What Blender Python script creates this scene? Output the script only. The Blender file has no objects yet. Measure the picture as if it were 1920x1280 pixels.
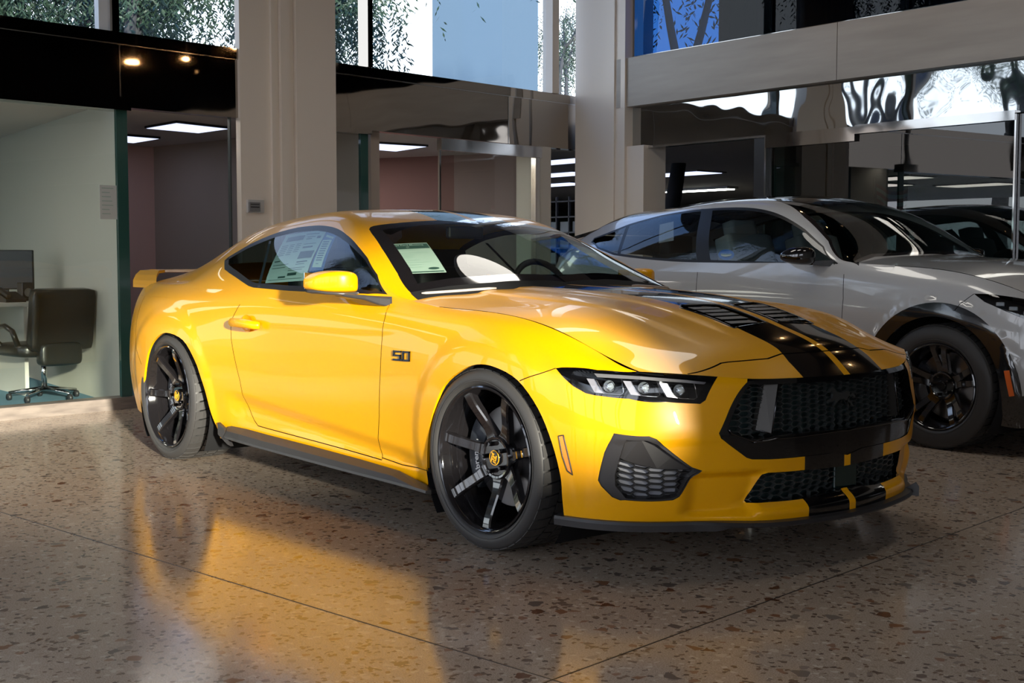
import bpy, bmesh, math, random
import numpy as np
from mathutils import Vector, Matrix
from mathutils.geometry import delaunay_2d_cdt
random.seed(7)
rng = np.random.default_rng(7)
SC = bpy.context.scene
COL = SC.collection
# ---------------------------------------------------------------- camera
F, CX, CY, CZ, YAW, PITCH, ROLL = 2334.301, 3.58, -3.8003, 1.0971, 2.4421, 0.0681, 0.0007
def _cam_axes():
    f = np.array([math.cos(YAW)*math.cos(PITCH), math.sin(YAW)*math.cos(PITCH), -math.sin(PITCH)])
    r = np.cross(f, [0, 0, 1.]); r /= np.linalg.norm(r); u = np.cross(r, f)
    c, s = math.cos(ROLL), math.sin(ROLL)
    return c*r+s*u, -s*r+c*u, f
CR, CU, CF = _cam_axes()
CO = np.array([CX, CY, CZ])
def proj(P):
    d = P-CO; z = d@CF
    return np.stack([960+F*(d@CR)/z, 640-F*(d@CU)/z], -1)
def ray(x, y):
    return CF+CR*((x-960)/F)+CU*((640-y)/F)
def hit(x, y, ax, v):
    d = ray(x, y); return CO+d*((v-CO[ax])/d[ax])
cam = bpy.data.cameras.new('camera'); camo = bpy.data.objects.new('camera', cam); COL.objects.link(camo)
cam.sensor_width = 36; cam.lens = F/1920*36; cam.clip_start = .05; cam.clip_end = 500
M = Matrix.Identity(4)
for i in range(3):
    M[i][0], M[i][1], M[i][2], M[i][3] = CR[i], CU[i], -CF[i], CO[i]
camo.matrix_world = M
SC.camera = camo
# ---------------------------------------------------------------- materials
MAT = {}
def mat(name, col, rough=.5, metal=0., coat=0., spec=.5, alpha=None, emit=None, estr=0., crough=.03, trans=0., ior=1.5):
    m = bpy.data.materials.new(name); m.use_nodes = True
    b = m.node_tree.nodes['Principled BSDF']
    b.inputs['Base Color'].default_value = (*col, 1)
    b.inputs['Roughness'].default_value = rough
    b.inputs['Metallic'].default_value = metal
    b.inputs['Coat Weight'].default_value = coat
    b.inputs['Coat Roughness'].default_value = crough
    b.inputs['Specular IOR Level'].default_value = spec
    b.inputs['Transmission Weight'].default_value = trans
    b.inputs['IOR'].default_value = ior
    if emit:
        b.inputs['Emission Color'].default_value = (*emit, 1); b.inputs['Emission Strength'].default_value = estr
    MAT[name] = m
    return m
def nd(m, t, **kw):
    n = m.node_tree.nodes.new(t)
    for k, v in kw.items():
        if k in n.inputs.keys() if isinstance(k, str) else False: n.inputs[k].default_value = v
        else: setattr(n, k, v)
    return n
def lk(m, a, b): m.node_tree.links.new(a, b)
def noise_col(m, scale, c1, c2, lo=.35, hi=.65, detail=4, stretch=None):
    b = m.node_tree.nodes['Principled BSDF']
    tc = nd(m, 'ShaderNodeTexCoord'); mp = nd(m, 'ShaderNodeMapping')
    if stretch: mp.inputs['Scale'].default_value = stretch
    n = nd(m, 'ShaderNodeTexNoise'); n.inputs['Scale'].default_value = scale; n.inputs['Detail'].default_value = detail
    r = nd(m, 'ShaderNodeValToRGB'); r.color_ramp.elements[0].position = lo; r.color_ramp.elements[1].position = hi
    r.color_ramp.elements[0].color = (*c1, 1); r.color_ramp.elements[1].color = (*c2, 1)
    lk(m, tc.outputs['Object'], mp.inputs[0]); lk(m, mp.outputs[0], n.inputs['Vector']); lk(m, n.outputs[0], r.inputs[0]); lk(m, r.outputs[0], b.inputs['Base Color'])
    return n, b
def glass(name, tint, refl=1.0, rough=.0, tr=None, ior=1.5):
    """thin glass: tinted transparency with a fresnel mirror on top"""
    m = bpy.data.materials.new(name); m.use_nodes = True; nt = m.node_tree; nt.nodes.clear()
    o = nt.nodes.new('ShaderNodeOutputMaterial'); mx = nt.nodes.new('ShaderNodeMixShader')
    t = nt.nodes.new('ShaderNodeBsdfTransparent'); t.inputs[0].default_value = (*tint, 1)
    g = nt.nodes.new('ShaderNodeBsdfGlossy'); g.inputs['Roughness'].default_value = rough; g.inputs[0].default_value = (refl, refl, refl, 1)
    f = nt.nodes.new('ShaderNodeFresnel'); f.inputs[0].default_value = ior
    ge = nt.nodes.new('ShaderNodeNewGeometry'); mm = nt.nodes.new('ShaderNodeMath'); mm.operation = 'MULTIPLY_ADD'; mm.inputs[1].default_value = -1.; mm.inputs[2].default_value = 1.; m2 = nt.nodes.new('ShaderNodeMath'); m2.operation = 'MULTIPLY'
    nt.links.new(ge.outputs['Backfacing'], mm.inputs[0]); nt.links.new(mm.outputs[0], m2.inputs[0]); nt.links.new(f.outputs[0], m2.inputs[1]); nt.links.new(m2.outputs[0], mx.inputs[0]); nt.links.new(t.outputs[0], mx.inputs[1]); nt.links.new(g.outputs[0], mx.inputs[2]); nt.links.new(mx.outputs[0], o.inputs[0])
    MAT[name] = m; return m
# ---------------------------------------------------------------- object helpers
def tag(o, label=None, cat=None, group=None, kind=None):
    if label: o['label'] = label
    if cat: o['category'] = cat
    if group: o['group'] = group
    if kind: o['kind'] = kind
    return o
def empty(name, loc=(0, 0, 0), rz=0., parent=None):
    o = bpy.data.objects.new(name, None); COL.objects.link(o); o.location = loc; o.rotation_euler = (0, 0, rz); o.parent = parent
    o.empty_display_size = .1
    return o
def meshobj(name, V, Fc, mt, parent=None, normals=None, smooth=False):
    me = bpy.data.meshes.new(name)
    me.from_pydata([tuple(map(float, v)) for v in V], [], [tuple(map(int, f)) for f in Fc])
    for m_ in (mt if isinstance(mt, (list, tuple)) else [mt]): me.materials.append(MAT[m_] if isinstance(m_, str) else m_)
    if smooth or normals is not None:
        me.polygons.foreach_set('use_smooth', [True]*len(me.polygons))
    me.update()
    if normals is not None and len(me.vertices) == len(normals):
        me.normals_split_custom_set_from_vertices([tuple(map(float, n)) for n in normals])
    o = bpy.data.objects.new(name, me); COL.objects.link(o); o.parent = parent
    return o
class MB:
    """collects simple solids and links them as one mesh"""
    def __init__(s): s.V = []; s.F = []; s.S = []; s.mi = []
    def add(s, V, Fc, sm=False, mi=0):
        b = len(s.V); s.V += [tuple(v) for v in V]
        for f in Fc: s.F.append([i+b for i in f]); s.S.append(sm); s.mi.append(mi)
    def box(s, c, d, R=None, bev=0., mi=0):
        hx, hy, hz = d[0]/2, d[1]/2, d[2]/2
        if bev > 0:
            bm = bmesh.new(); bmesh.ops.create_cube(bm, size=1)
            for v in bm.verts: v.co = Vector((v.co.x*d[0], v.co.y*d[1], v.co.z*d[2]))
            bmesh.ops.bevel(bm, geom=bm.edges[:], offset=min(bev, hx*.9, hy*.9, hz*.9), segments=2, affect='EDGES', profile=.5)
            V = [v.co.copy() for v in bm.verts]; Fc = [[v.index for v in f.verts] for f in bm.faces]; bm.free()
        else:
            V = [Vector((x, y, z)) for x in (-hx, hx) for y in (-hy, hy) for z in (-hz, hz)]
            Fc = [(0, 1, 3, 2), (4, 6, 7, 5), (0, 4, 5, 1), (2, 3, 7, 6), (0, 2, 6, 4), (1, 5, 7, 3)]
        if R is not None: V = [R@v for v in V]
        c = Vector(c); s.add([v+c for v in V], Fc, mi=mi)
        return s
    def tube(s, pts, r, n=10, cap=True, mi=0):
        pts = [Vector(p) for p in pts]; rr = r if isinstance(r, (list, tuple)) else [r]*len(pts)
        up = None; rings = []
        for i, p in enumerate(pts):
            d = (pts[min(i+1, len(pts)-1)]-pts[max(i-1, 0)]).normalized()
            if up is None:
                up = d.orthogonal().normalized()
            up = (up-d*up.dot(d)).normalized(); w = d.cross(up)
            rings.append([p+(up*math.cos(a)+w*math.sin(a))*rr[i] for a in [2*math.pi*k/n for k in range(n)]])
        V = [v for R_ in rings for v in R_]
        Fc = [(i*n+k, i*n+(k+1) % n, (i+1)*n+(k+1) % n, (i+1)*n+k) for i in range(len(pts)-1) for k in range(n)]
        s.add(V, Fc, True, mi)
        if cap: s.add(rings[0], [list(range(n))[::-1]], mi=mi); s.add(rings[-1], [list(range(n))], mi=mi)
        return s
    def lathe(s, prof, c=(0, 0, 0), n=48, axis='z', close=False, mi=0, sm=True, a0=0., a1=2*math.pi):
        """prof: (r, h) pairs, revolved about axis"""
        full = abs(a1-a0-2*math.pi) < 1e-6
        m_ = n if full else n+1
        V = []
        for k in range(m_):
            a = a0+(a1-a0)*k/n; ca, sa = math.cos(a), math.sin(a)
            for r, h in prof:
                if axis == 'z': V.append(Vector((r*ca, r*sa, h)))
                elif axis == 'y': V.append(Vector((r*ca, h, r*sa)))
                else: V.append(Vector((h, r*ca, r*sa)))
        L = len(prof); Fc = []
        for k in range(n):
            k2 = (k+1) % m_
            for j in range(L-1 if not close else L):
                j2 = (j+1) % L
                Fc.append((k*L+j, k*L+j2, k2*L+j2, k2*L+j))
        c = Vector(c); s.add([v+c for v in V], Fc, sm, mi)
        return s
    def prism(s, poly, h0, h1, fr=None, mi=0):
        """polygon (a,b) extruded along third axis; fr maps (a,b,h)->xyz"""
        fr = fr or (lambda a, b, h: (a, b, h)); n = len(poly)
        V = [fr(a, b, h0) for a, b in poly]+[fr(a, b, h1) for a, b in poly]
        Fc = [list(range(n))[::-1], list(range(n, 2*n))]+[(i, (i+1) % n, n+(i+1) % n, n+i) for i in range(n)]
        s.add(V, Fc, mi=mi); return s
    def build(s, name, mt, parent=None, sharp=None, fix=True):
        me = bpy.data.meshes.new(name); me.from_pydata([tuple(v) for v in s.V], [], s.F)
        for m_ in (mt if isinstance(mt, (list, tuple)) else [mt]): me.materials.append(MAT[m_] if isinstance(m_, str) else m_)
        me.polygons.foreach_set('use_smooth', s.S)
        if max(s.mi, default=0) > 0: me.polygons.foreach_set('material_index', s.mi)
        if fix:
            bm = bmesh.new(); bm.from_mesh(me); bmesh.ops.remove_doubles(bm, verts=bm.verts[:], dist=1e-6); bmesh.ops.recalc_face_normals(bm, faces=bm.faces[:]); bm.to_mesh(me); bm.free()
        me.update()
        if sharp is not None: me.set_sharp_from_angle(angle=math.radians(sharp))
        o = bpy.data.objects.new(name, me); COL.objects.link(o); o.parent = parent
        return o
def smoothstep(a, b, x):
    t = np.clip((x-a)/(b-a), 0, 1); return t*t*(3-2*t)
# ---------------------------------------------------------------- spline nets
def nspl(k, t):
    k = np.asarray(k, float); n = len(k); h = np.diff(k)
    A = np.zeros((n, n)); B = np.zeros((n, n)); A[0, 0] = A[-1, -1] = 1
    for i in range(1, n-1):
        A[i, i-1] = h[i-1]; A[i, i] = 2*(h[i-1]+h[i]); A[i, i+1] = h[i]
        B[i, i-1] = 6/h[i-1]; B[i, i] = -6/h[i-1]-6/h[i]; B[i, i+1] = 6/h[i]
    Mx = np.linalg.solve(A, B)
    t = np.clip(np.asarray(t, float), k[0], k[-1]); i = np.clip(np.searchsorted(k, t, side='right')-1, 0, n-2)
    hh = h[i]; a = (k[i+1]-t)/hh; b = (t-k[i])/hh
    W = np.zeros((len(t), n)); r = np.arange(len(t))
    W[r, i] += a; W[r, i+1] += b
    W += ((a**3-a)*hh*hh/6)[:, None]*Mx[i]+((b**3-b)*hh*hh/6)[:, None]*Mx[i+1]
    return W
class Net:
    def __init__(s, P, symu=(False, False), symv=(False, False), disp=None, T=None):
        P = np.array(P, float); s.disp = disp; s.T = T
        fl = np.array([1, -1, 1.])
        pu0 = pu1 = pv0 = pv1 = 0
        if symu[0]: P = np.concatenate([P[1:2]*fl, P]); pu0 = 1
        if symu[1]: P = np.concatenate([P, P[-2:-1]*fl]); pu1 = 1
        if symv[0]: P = np.concatenate([P[:, 1:2]*fl, P], 1); pv0 = 1
        if symv[1]: P = np.concatenate([P, P[:, -2:-1]*fl], 1); pv1 = 1
        s.P = P
        du = np.linalg.norm(np.diff(P, axis=0), axis=2).mean(1); dv = np.linalg.norm(np.diff(P, axis=1), axis=2)
        dv = np.median(dv, axis=0)
        s.ku = np.concatenate([[0], np.cumsum(du)]); s.kv = np.concatenate([[0], np.cumsum(dv)])
        s.ku -= s.ku[pu0]; s.kv -= s.kv[pv0]
        s.u0, s.u1 = s.ku[pu0], s.ku[-1-pu1]; s.v0, s.v1 = s.kv[pv0], s.kv[-1-pv1]
        s.cu = s.ku[pu0:len(s.ku)-pu1]; s.cv = s.kv[pv0:len(s.kv)-pv1]
        s._g = None
    def base(s, uv):
        uv = np.atleast_2d(uv); out = np.empty((len(uv), 3))
        for a in range(0, len(uv), 4000):
            q = uv[a:a+4000]
            out[a:a+4000] = np.einsum('ni,nj,ijk->nk', nspl(s.ku, q[:, 0]), nspl(s.kv, q[:, 1]), s.P, optimize=True)
        return out
    def __call__(s, uv):
        P = s.base(uv)
        return s.disp(P, np.atleast_2d(uv)) if s.disp else P
    def normal(s, uv, e=.003):
        uv = np.atleast_2d(uv)
        a = s(uv+[e, 0])-s(uv-[e, 0]); b = s(uv+[0, e])-s(uv-[0, e]); n = np.cross(a, b)
        return n/np.maximum(np.linalg.norm(n, axis=1, keepdims=True), 1e-12)
    def grid(s):
        if s._g is None:
            U, V = np.meshgrid(np.linspace(s.u0, s.u1, 260), np.linspace(s.v0, s.v1, 90), indexing='ij')
            uv = np.stack([U.ravel(), V.ravel()], 1); s._g = (uv, s(uv), s.normal(uv))
        return s._g
    def inv(s, tg, f, mask=None, w=None):
        """uv whose f(S(uv)) equals tg (n,2)"""
        uv0, P, N = s.grid(); q = f(P); tg = np.atleast_2d(np.array(tg, float))
        ok = np.ones(len(uv0), bool) if mask is None else mask(P, N)
        idx = np.where(ok)[0]
        st = np.array([uv0[idx[np.argmin(((q[idx]-t)**2).sum(1))]] for t in tg])
        for _ in range(14):
            e = 1e-4
            lo = np.array([s.u0, s.v0]); hi = np.array([s.u1, s.v1])
            f0 = f(s(st)); fu = (f(s(st+[e, 0]))-f(s(st-[e, 0])))/(2*e); fv = (f(s(st+[0, e]))-f(s(st-[0, e])))/(2*e)
            r = tg-f0; det = fu[:, 0]*fv[:, 1]-fu[:, 1]*fv[:, 0]; det = np.where(abs(det) < 1e-9, 1e-9, det)
            d = np.stack([(r[:, 0]*fv[:, 1]-r[:, 1]*fv[:, 0])/det, (fu[:, 0]*r[:, 1]-fu[:, 1]*r[:, 0])/det], 1)
            L = np.linalg.norm(d, axis=1, keepdims=True); d *= np.minimum(1, .05/np.maximum(L, 1e-9))
            st = np.clip(st+d, lo, hi)
        return st
    def px(s, pts):
        """trace photo outline points onto the surface"""
        if s.T is None: c, pj = CO, proj
        else:
            R_, o_ = s.T; c = (CO-o_)@R_; pj = lambda P: proj(P@R_.T+o_)
        def mask(P, N): return ((c-P)*N).sum(1)*s.sgn > 0
        return s.inv(pts, pj, mask)
    def xz(s, pts): return s.inv(pts, lambda P: P[:, [0, 2]])
    def xy(s, pts): return s.inv(pts, lambda P: P[:, [0, 1]])
    def sy(s, pts): return s.inv(pts, lambda P: P[:, [1, 2]], lambda P, N: P[:, 0] > 0)
def resample(pl, step, closed=False):
    pl = np.array(pl, float)
    if closed: pl = np.concatenate([pl, pl[:1]])
    out = []
    for a, b in zip(pl[:-1], pl[1:]):
        n = max(1, int(math.ceil(np.linalg.norm(b-a)/step)))
        out += [a+(b-a)*k/n for k in range(n)]
    if not closed: out.append(pl[-1])
    return np.array(out)
def rounded(pl, r, n=4, closed=True):
    """round polygon corners"""
    pl = np.array(pl, float); out = []; N = len(pl)
    rr = r if isinstance(r, (list, tuple)) else [r]*N
    for i in range(N):
        p = pl[i]
        if not closed and i in (0, N-1): out.append(p); continue
        a = pl[i-1]-p; b = pl[(i+1) % N]-p; la, lb = np.linalg.norm(a), np.linalg.norm(b)
        d = min(rr[i], la*.45, lb*.45)
        if d <= 1e-6: out.append(p); continue
        A = p+a/la*d; B = p+b/lb*d
        for k in range(n+1):
            t = k/n; out.append(A*(1-t)**2+p*2*t*(1-t)+B*t*t)
    return np.array(out)
def crom(pl, n=6, closed=False):
    pl = np.array(pl, float); N = len(pl); out = []
    rngi = range(N if closed else N-1)
    g = lambda i: pl[i % N] if closed else (pl[i] if 0 <= i < N else (2*pl[0]-pl[1] if i < 0 else 2*pl[-1]-pl[-2]))
    for i in rngi:
        p0, p1, p2, p3 = g(i-1), g(i), g(i+1), g(i+2)
        for k in range(n):
            t = k/n; out.append(.5*((2*p1)+(-p0+p2)*t+(2*p0-5*p1+4*p2-p3)*t*t+(-p0+3*p1-3*p2+p3)*t**3))
    if not closed: out.append(pl[-1])
    return np.array(out)
def inside(poly, pts):
    poly = np.asarray(poly); x, y = pts[:, 0], pts[:, 1]; c = np.zeros(len(pts), bool); n = len(poly)
    for i in range(n):
        x1, y1 = poly[i]; x2, y2 = poly[(i+1) % n]
        if y1 == y2: continue
        k = ((y1 > y) != (y2 > y)); c ^= k & (x < (x2-x1)*(y-y1)/(y2-y1)+x1)
    return c
def dist_pl(pl, pts):
    d = np.full(len(pts), 1e9)
    for a, b in zip(pl[:-1], pl[1:]):
        ab = b-a; L = ab@ab
        if L < 1e-14: continue
        t = np.clip(((pts-a)@ab)/L, 0, 1); d = np.minimum(d, np.linalg.norm(pts-a-t[:, None]*ab, axis=1))
    return d
def offset_pl(pl, w):
    pl = np.array(pl, float); keep = [0]+[i for i in range(1, len(pl)) if np.linalg.norm(pl[i]-pl[i-1]) > 1e-6]; pl = pl[keep]
    t = np.gradient(pl, axis=0); t /= np.maximum(np.linalg.norm(t, axis=1, keepdims=True), 1e-9)
    return pl+np.stack([-t[:, 1], t[:, 0]], 1)*w
def panelize(net, regions, seams, step=.022, dom=None, cstep=.012):
    """split the surface into named regions. regions: [(name, polygon)], first match wins; seams: [(polyline, halfwidth)]"""
    dom = dom if dom is not None else [(net.u0, net.v0), (net.u1, net.v0), (net.u1, net.v1), (net.u0, net.v1)]
    cons = [resample(dom, cstep, True)]; closed = [True]
    for nme, pg in regions:
        if pg is not None: cons.append(resample(pg, cstep, True)); closed.append(True)
    for pl, w in seams:
        pl = resample(pl, cstep)
        for sg in (1, -1): cons.append(offset_pl(pl, sg*w)); closed.append(False)
    V = []; E = []
    for c, cl in zip(cons, closed):
        c = np.stack([np.clip(c[:, 0], net.u0, net.u1), np.clip(c[:, 1], net.v0, net.v1)], 1)
        b = len(V); V += list(c); n = len(c)
        E += [(b+i, b+i+1) for i in range(n-1)]+([(b+n-1, b)] if cl else [])
    C = np.array(V)
    U, W = np.meshgrid(np.arange(net.u0, net.u1, step), np.arange(net.v0, net.v1, step), indexing='ij')
    U = U+(W/step % 2 > .99)*step*.5
    G = np.stack([U.ravel(), W.ravel()], 1)
    G = G[inside(dom, G)]
    # drop grid points close to constraint points
    cell = step*.45; occ = set()
    key = np.floor(C/cell).astype(int)
    for a, b in key:
        for i in (-1, 0, 1):
            for j in (-1, 0, 1): occ.add((a+i, b+j))
    gk = np.floor(G/cell).astype(int); G = G[[tuple(k) not in occ for k in gk]]
    A = np.concatenate([C, G])
    r = delaunay_2d_cdt([Vector(a) for a in A], E, [], 0, 1e-5)
    vs = np.array([tuple(v) for v in r[0]]); fs = [tuple(f) for f in r[2]]
    fs = np.array([f for f in fs if len(f) == 3])
    cen = vs[fs].mean(1)
    ar = .5*abs((vs[fs[:, 1], 0]-vs[fs[:, 0], 0])*(vs[fs[:, 2], 1]-vs[fs[:, 0], 1])-(vs[fs[:, 2], 0]-vs[fs[:, 0], 0])*(vs[fs[:, 1], 1]-vs[fs[:, 0], 1]))
    fs = fs[(ar > 1e-9) & inside(dom, cen)]; cen = vs[fs].mean(1)
    lab = np.full(len(fs), -1)
    names = [n for n, _ in regions]
    for i, (n, pg) in enumerate(regions):
        m_ = (lab < 0) & (inside(pg, cen) if pg is not None else True); lab[m_] = i
    hole = np.array([n.startswith('!') for n in names])
    sm = np.zeros(len(fs), bool)
    for pl, w in seams: sm |= dist_pl(resample(pl, cstep), cen) < w*1.02
    sm &= ~hole[lab]
    P = net(vs); N = net.normal(vs)*net.sgn
    out = {}
    for i, n in enumerate(names):
        k = (lab == i) & ~sm
        if k.any() and not hole[i]: _acc(out, n, P, N, fs[k], net.sgn, 0)
    if sm.any(): _acc(out, 'panel_gap', P, N, fs[sm], net.sgn, .006)
    return out
def _acc(out, n, P, N, f, sgn, dep):
    used, inv_ = np.unique(f, return_inverse=True); ff = inv_.reshape(-1, 3)
    if sgn < 0: ff = ff[:, ::-1]
    V = P[used]-N[used]*dep
    if n in out:
        b = len(out[n][0]); out[n] = (np.concatenate([out[n][0], V]), np.concatenate([out[n][1], ff+b]), np.concatenate([out[n][2], N[used]]))
    else: out[n] = (V, ff, N[used])
def merge(*ds):
    o = {}
    for d in ds:
        for n, (V, f, N) in d.items():
            if n in o:
                b = len(o[n][0]); o[n] = (np.concatenate([o[n][0], V]), np.concatenate([o[n][1], f+b]), np.concatenate([o[n][2], N]))
            else: o[n] = (V, f, N)
    return o
FL = np.array([1, -1, 1.])
def emit(data, spec, parent, mirror=True):
    """spec: name -> (object name, material, centre?, parent override)"""
    res = {}
    for n in spec:
        if n not in data: continue
        V, f, N = data[n]
        on, mt, centre = spec[n][:3]; par = res.get(spec[n][3]) if len(spec[n]) > 3 else parent
        parL = par
        if isinstance(par, tuple): par, parL = par[0], par[-1]
        if centre:
            b = len(V)
            res[n] = meshobj(on, np.concatenate([V, V*FL]), np.concatenate([f, f[:, ::-1]+b]), mt, par, np.concatenate([N, N*FL]))
        else:
            a = meshobj(on, V, f, mt, par, N)
            c = meshobj(on, V*FL, f[:, ::-1], mt, parL, N*FL)
            res[n] = (a, c)
    return res
def strip(name, loopA, loopB, mt, parent, closed=True, mirror=True, smooth=True):
    """quad wall between two 3-D loops of equal length"""
    n = len(loopA); V = np.concatenate([loopA, loopB]); m_ = n if closed else n-1
    Fc = [(i, (i+1) % n, n+(i+1) % n, n+i) for i in range(m_)]
    if mirror:
        V = np.concatenate([V, V*FL]); Fc += [tuple(2*n+k for k in f[::-1]) for f in Fc]
    return meshobj(name, V, Fc, mt, parent, smooth=smooth)

EXPO = .45; WORLD_E = 2.5; SUN_E = 8.6; LAMP_E = 5.; SPOT_E = 35.; OFF_E = 5.; FILL_E = 7.
LAMPS = [(-.8, 1.5, 4.0), (-2.35, 1.8, 4.0), (1.6, 1.6, 4.0)]
SPOTS = [(-2.6+.9*i, 4.35) for i in range(5)]

# ================================================================ materials
m = mat('yellow', (.90, .41, .0), .34, 0, .42, .25, crough=.02)
mat('stripe', (.004, .004, .005), .12, 0, .8, .3)
mat('gap', (.004, .004, .004), .9, spec=.1)
mat('liner', (.012, .012, .013), .85, spec=.2)
mat('gloss_black', (.004, .004, .005), .06, 0, .6, .3)
mat('mesh_black', (.045, .05, .05), .35, 0, .3)
mat('satin_black', (.026, .024, .025), .40)
mat('mirror_grey', (.05, .045, .042), .3)
mat('radiator', (.015, .04, .042), .5, .1)
mat('sensor', (.01, .03, .028), .2)
mat('intake_grey', (.30, .305, .34), .5); mat('mesh_dark', (.008, .008, .009), .5)
mat('satin_silver', (.05, .045, .04), .3, .3)
mat('dark_chrome', (.10, .10, .11), .15, 1.)
mat('chrome', (.75, .75, .78), .08, 1.)
mat('light_pipe', (.36, .34, .37), .25, .2, .5)
mat('strip_grey', (.22, .21, .22), .2, .2, .5)
mat('amber', (1., .30, .01), .15, 0, 1.)
mat('cowl_grey', (.42, .37, .34), .4)
mat('rubber', (.045, .043, .042), .5, spec=.4)
mat('rim_black', (.010, .009, .010), .09, 0, 1.)
mat('disc_metal', (.20, .19, .19), .28, .9)
mat('caliper', (.03, .035, .045), .3, 0, .5)
mat('emblem_yellow', (.9, .45, .02), .3)
mat('white_ink', (.7, .7, .7), .4)
mat('cabin', (.018, .017, .018), .6)
mat('screen', (.01, .012, .016), .1)
mat('paper_side', (.52, .60, .58), .7)
mat('paper_ws', (.42, .50, .45), .7)
mat('ink_green', (.02, .06, .05), .6)
mat('ink_faint', (.35, .45, .40), .6)
mat('ink_blue', (.03, .06, .14), .6)
mat('blue_card', (.01, .08, .30), .5)
glass('glass_ws', (.80, .88, .83), 1., ior=1.45)
glass('glass_side', (.50, .63, .60), .65, ior=1.5)
glass('glass_dark', (.12, .14, .14), 1., ior=1.5)
glass('glass_clear', (.9, .92, .93), 1., ior=1.45)
mat('glass_bulb', (.55, .6, .65), .05, .6)
mat('frit', (.008, .007, .008), .05, 0, 1.)

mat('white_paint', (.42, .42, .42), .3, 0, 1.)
mat('black_roof', (.006, .006, .007), .04, 0, 1.)
mat('clad', (.012, .012, .013), .12, 0, 1.)
mat('seat_grey', (.32, .34, .35), .7)
mat('marker_red', (.75, .14, .02), .3)
mat('tire_dark', (.006, .006, .006), .8, spec=.2)
mat('blue_sticker', (.03, .20, .75), .5)
glass('glass_suv', (.50, .58, .58), .7, ior=1.5)

mat('trim_black', (.008, .008, .009), .35, spec=.3)
mat('badge_dark', (.06, .065, .065), .3, .4)

def terrazzo():
    m = mat('terrazzo', (.3, .24, .19), .12, 0, 0., .5); m.node_tree.nodes['Principled BSDF'].inputs['IOR'].default_value = 1.6
    b = m.node_tree.nodes['Principled BSDF']; tc = nd(m, 'ShaderNodeTexCoord')
    def vor(scale, lo, cols, edge, rnd=1., stretch=(1, 1, 1), off=0.):
        nz = nd(m, 'ShaderNodeTexNoise'); nz.inputs['Scale'].default_value = scale*1.3; nz.inputs['Detail'].default_value = 2
        mp = nd(m, 'ShaderNodeMapping'); mp.inputs['Scale'].default_value = stretch; mp.inputs['Location'].default_value = (off, off*2, 0)
        ad = nd(m, 'ShaderNodeVectorMath', operation='MULTIPLY_ADD'); ad.inputs[1].default_value = (.6/scale,)*3
        lk(m, tc.outputs['Object'], mp.inputs[0]); lk(m, mp.outputs[0], nz.inputs['Vector']); lk(m, nz.outputs['Color'], ad.inputs[0]); lk(m, mp.outputs[0], ad.inputs[2])
        v = nd(m, 'ShaderNodeTexVoronoi'); v.inputs['Scale'].default_value = scale; v.inputs['Randomness'].default_value = rnd
        e = nd(m, 'ShaderNodeTexVoronoi', feature='DISTANCE_TO_EDGE'); e.inputs['Scale'].default_value = scale; e.inputs['Randomness'].default_value = rnd
        lk(m, ad.outputs[0], v.inputs['Vector']); lk(m, ad.outputs[0], e.inputs['Vector'])
        sp = nd(m, 'ShaderNodeSeparateColor'); lk(m, v.outputs['Color'], sp.inputs[0])
        g1 = nd(m, 'ShaderNodeMath', operation='GREATER_THAN'); g1.inputs[1].default_value = lo; lk(m, sp.outputs[0], g1.inputs[0])
        g2 = nd(m, 'ShaderNodeMath', operation='GREATER_THAN'); g2.inputs[1].default_value = edge; lk(m, e.outputs['Distance'], g2.inputs[0])
        mu = nd(m, 'ShaderNodeMath', operation='MULTIPLY'); lk(m, g1.outputs[0], mu.inputs[0]); lk(m, g2.outputs[0], mu.inputs[1])
        r = nd(m, 'ShaderNodeValToRGB'); r.color_ramp.interpolation = 'CONSTANT'
        els = r.color_ramp.elements; els[0].color = (*cols[0], 1); els[1].position = 1/len(cols); els[1].color = (*cols[1], 1)
        for i, c in enumerate(cols[2:], 2): q = els.new(i/len(cols)); q.color = (*c, 1)
        lk(m, sp.outputs[1], r.inputs[0]); return mu, r
    base = nd(m, 'ShaderNodeTexNoise'); base.inputs['Scale'].default_value = 230; base.inputs['Detail'].default_value = 3
    r0 = nd(m, 'ShaderNodeValToRGB'); r0.color_ramp.elements[0].position = .36; r0.color_ramp.elements[1].position = .60
    r0.color_ramp.elements[0].color = (.38, .295, .22, 1); r0.color_ramp.elements[1].color = (.60, .48, .375, 1)
    lk(m, tc.outputs['Object'], base.inputs['Vector']); lk(m, base.outputs[0], r0.inputs[0])
    cur = r0.outputs[0]
    for (sc, lo, cols, ed, off) in [(75, .82, [(.24,.16,.11), (.42,.33,.25), (.17,.12,.09), (.66,.56,.45)], .010, 3.), (42, .94, [(.33,.26,.21), (.34,.20,.13), (.62,.51,.40), (.22,.155,.115)], .022, 7.), (24, .962, [(.19,.085,.045), (.17,.13,.105), (.28,.14,.075), (.25,.20,.165)], .055, 1.)]:
        k, c = vor(sc, lo, cols, ed, 1., (1, 1, 1), off); mx = nd(m, 'ShaderNodeMix', data_type='RGBA')
        lk(m, k.outputs[0], mx.inputs[0]); lk(m, cur, mx.inputs[6]); lk(m, c.outputs[0], mx.inputs[7]); cur = mx.outputs[2]
    lk(m, cur, b.inputs['Base Color'])
    n2 = nd(m, 'ShaderNodeTexNoise'); n2.inputs['Scale'].default_value = 3.; mr = nd(m, 'ShaderNodeMapRange'); mr.inputs[3].default_value = .10; mr.inputs[4].default_value = .17
    lk(m, tc.outputs['Object'], n2.inputs['Vector']); lk(m, n2.outputs[0], mr.inputs[0]); lk(m, mr.outputs[0], b.inputs['Roughness'])
terrazzo()
mat('joint', (.04, .03, .025), .4)
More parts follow.
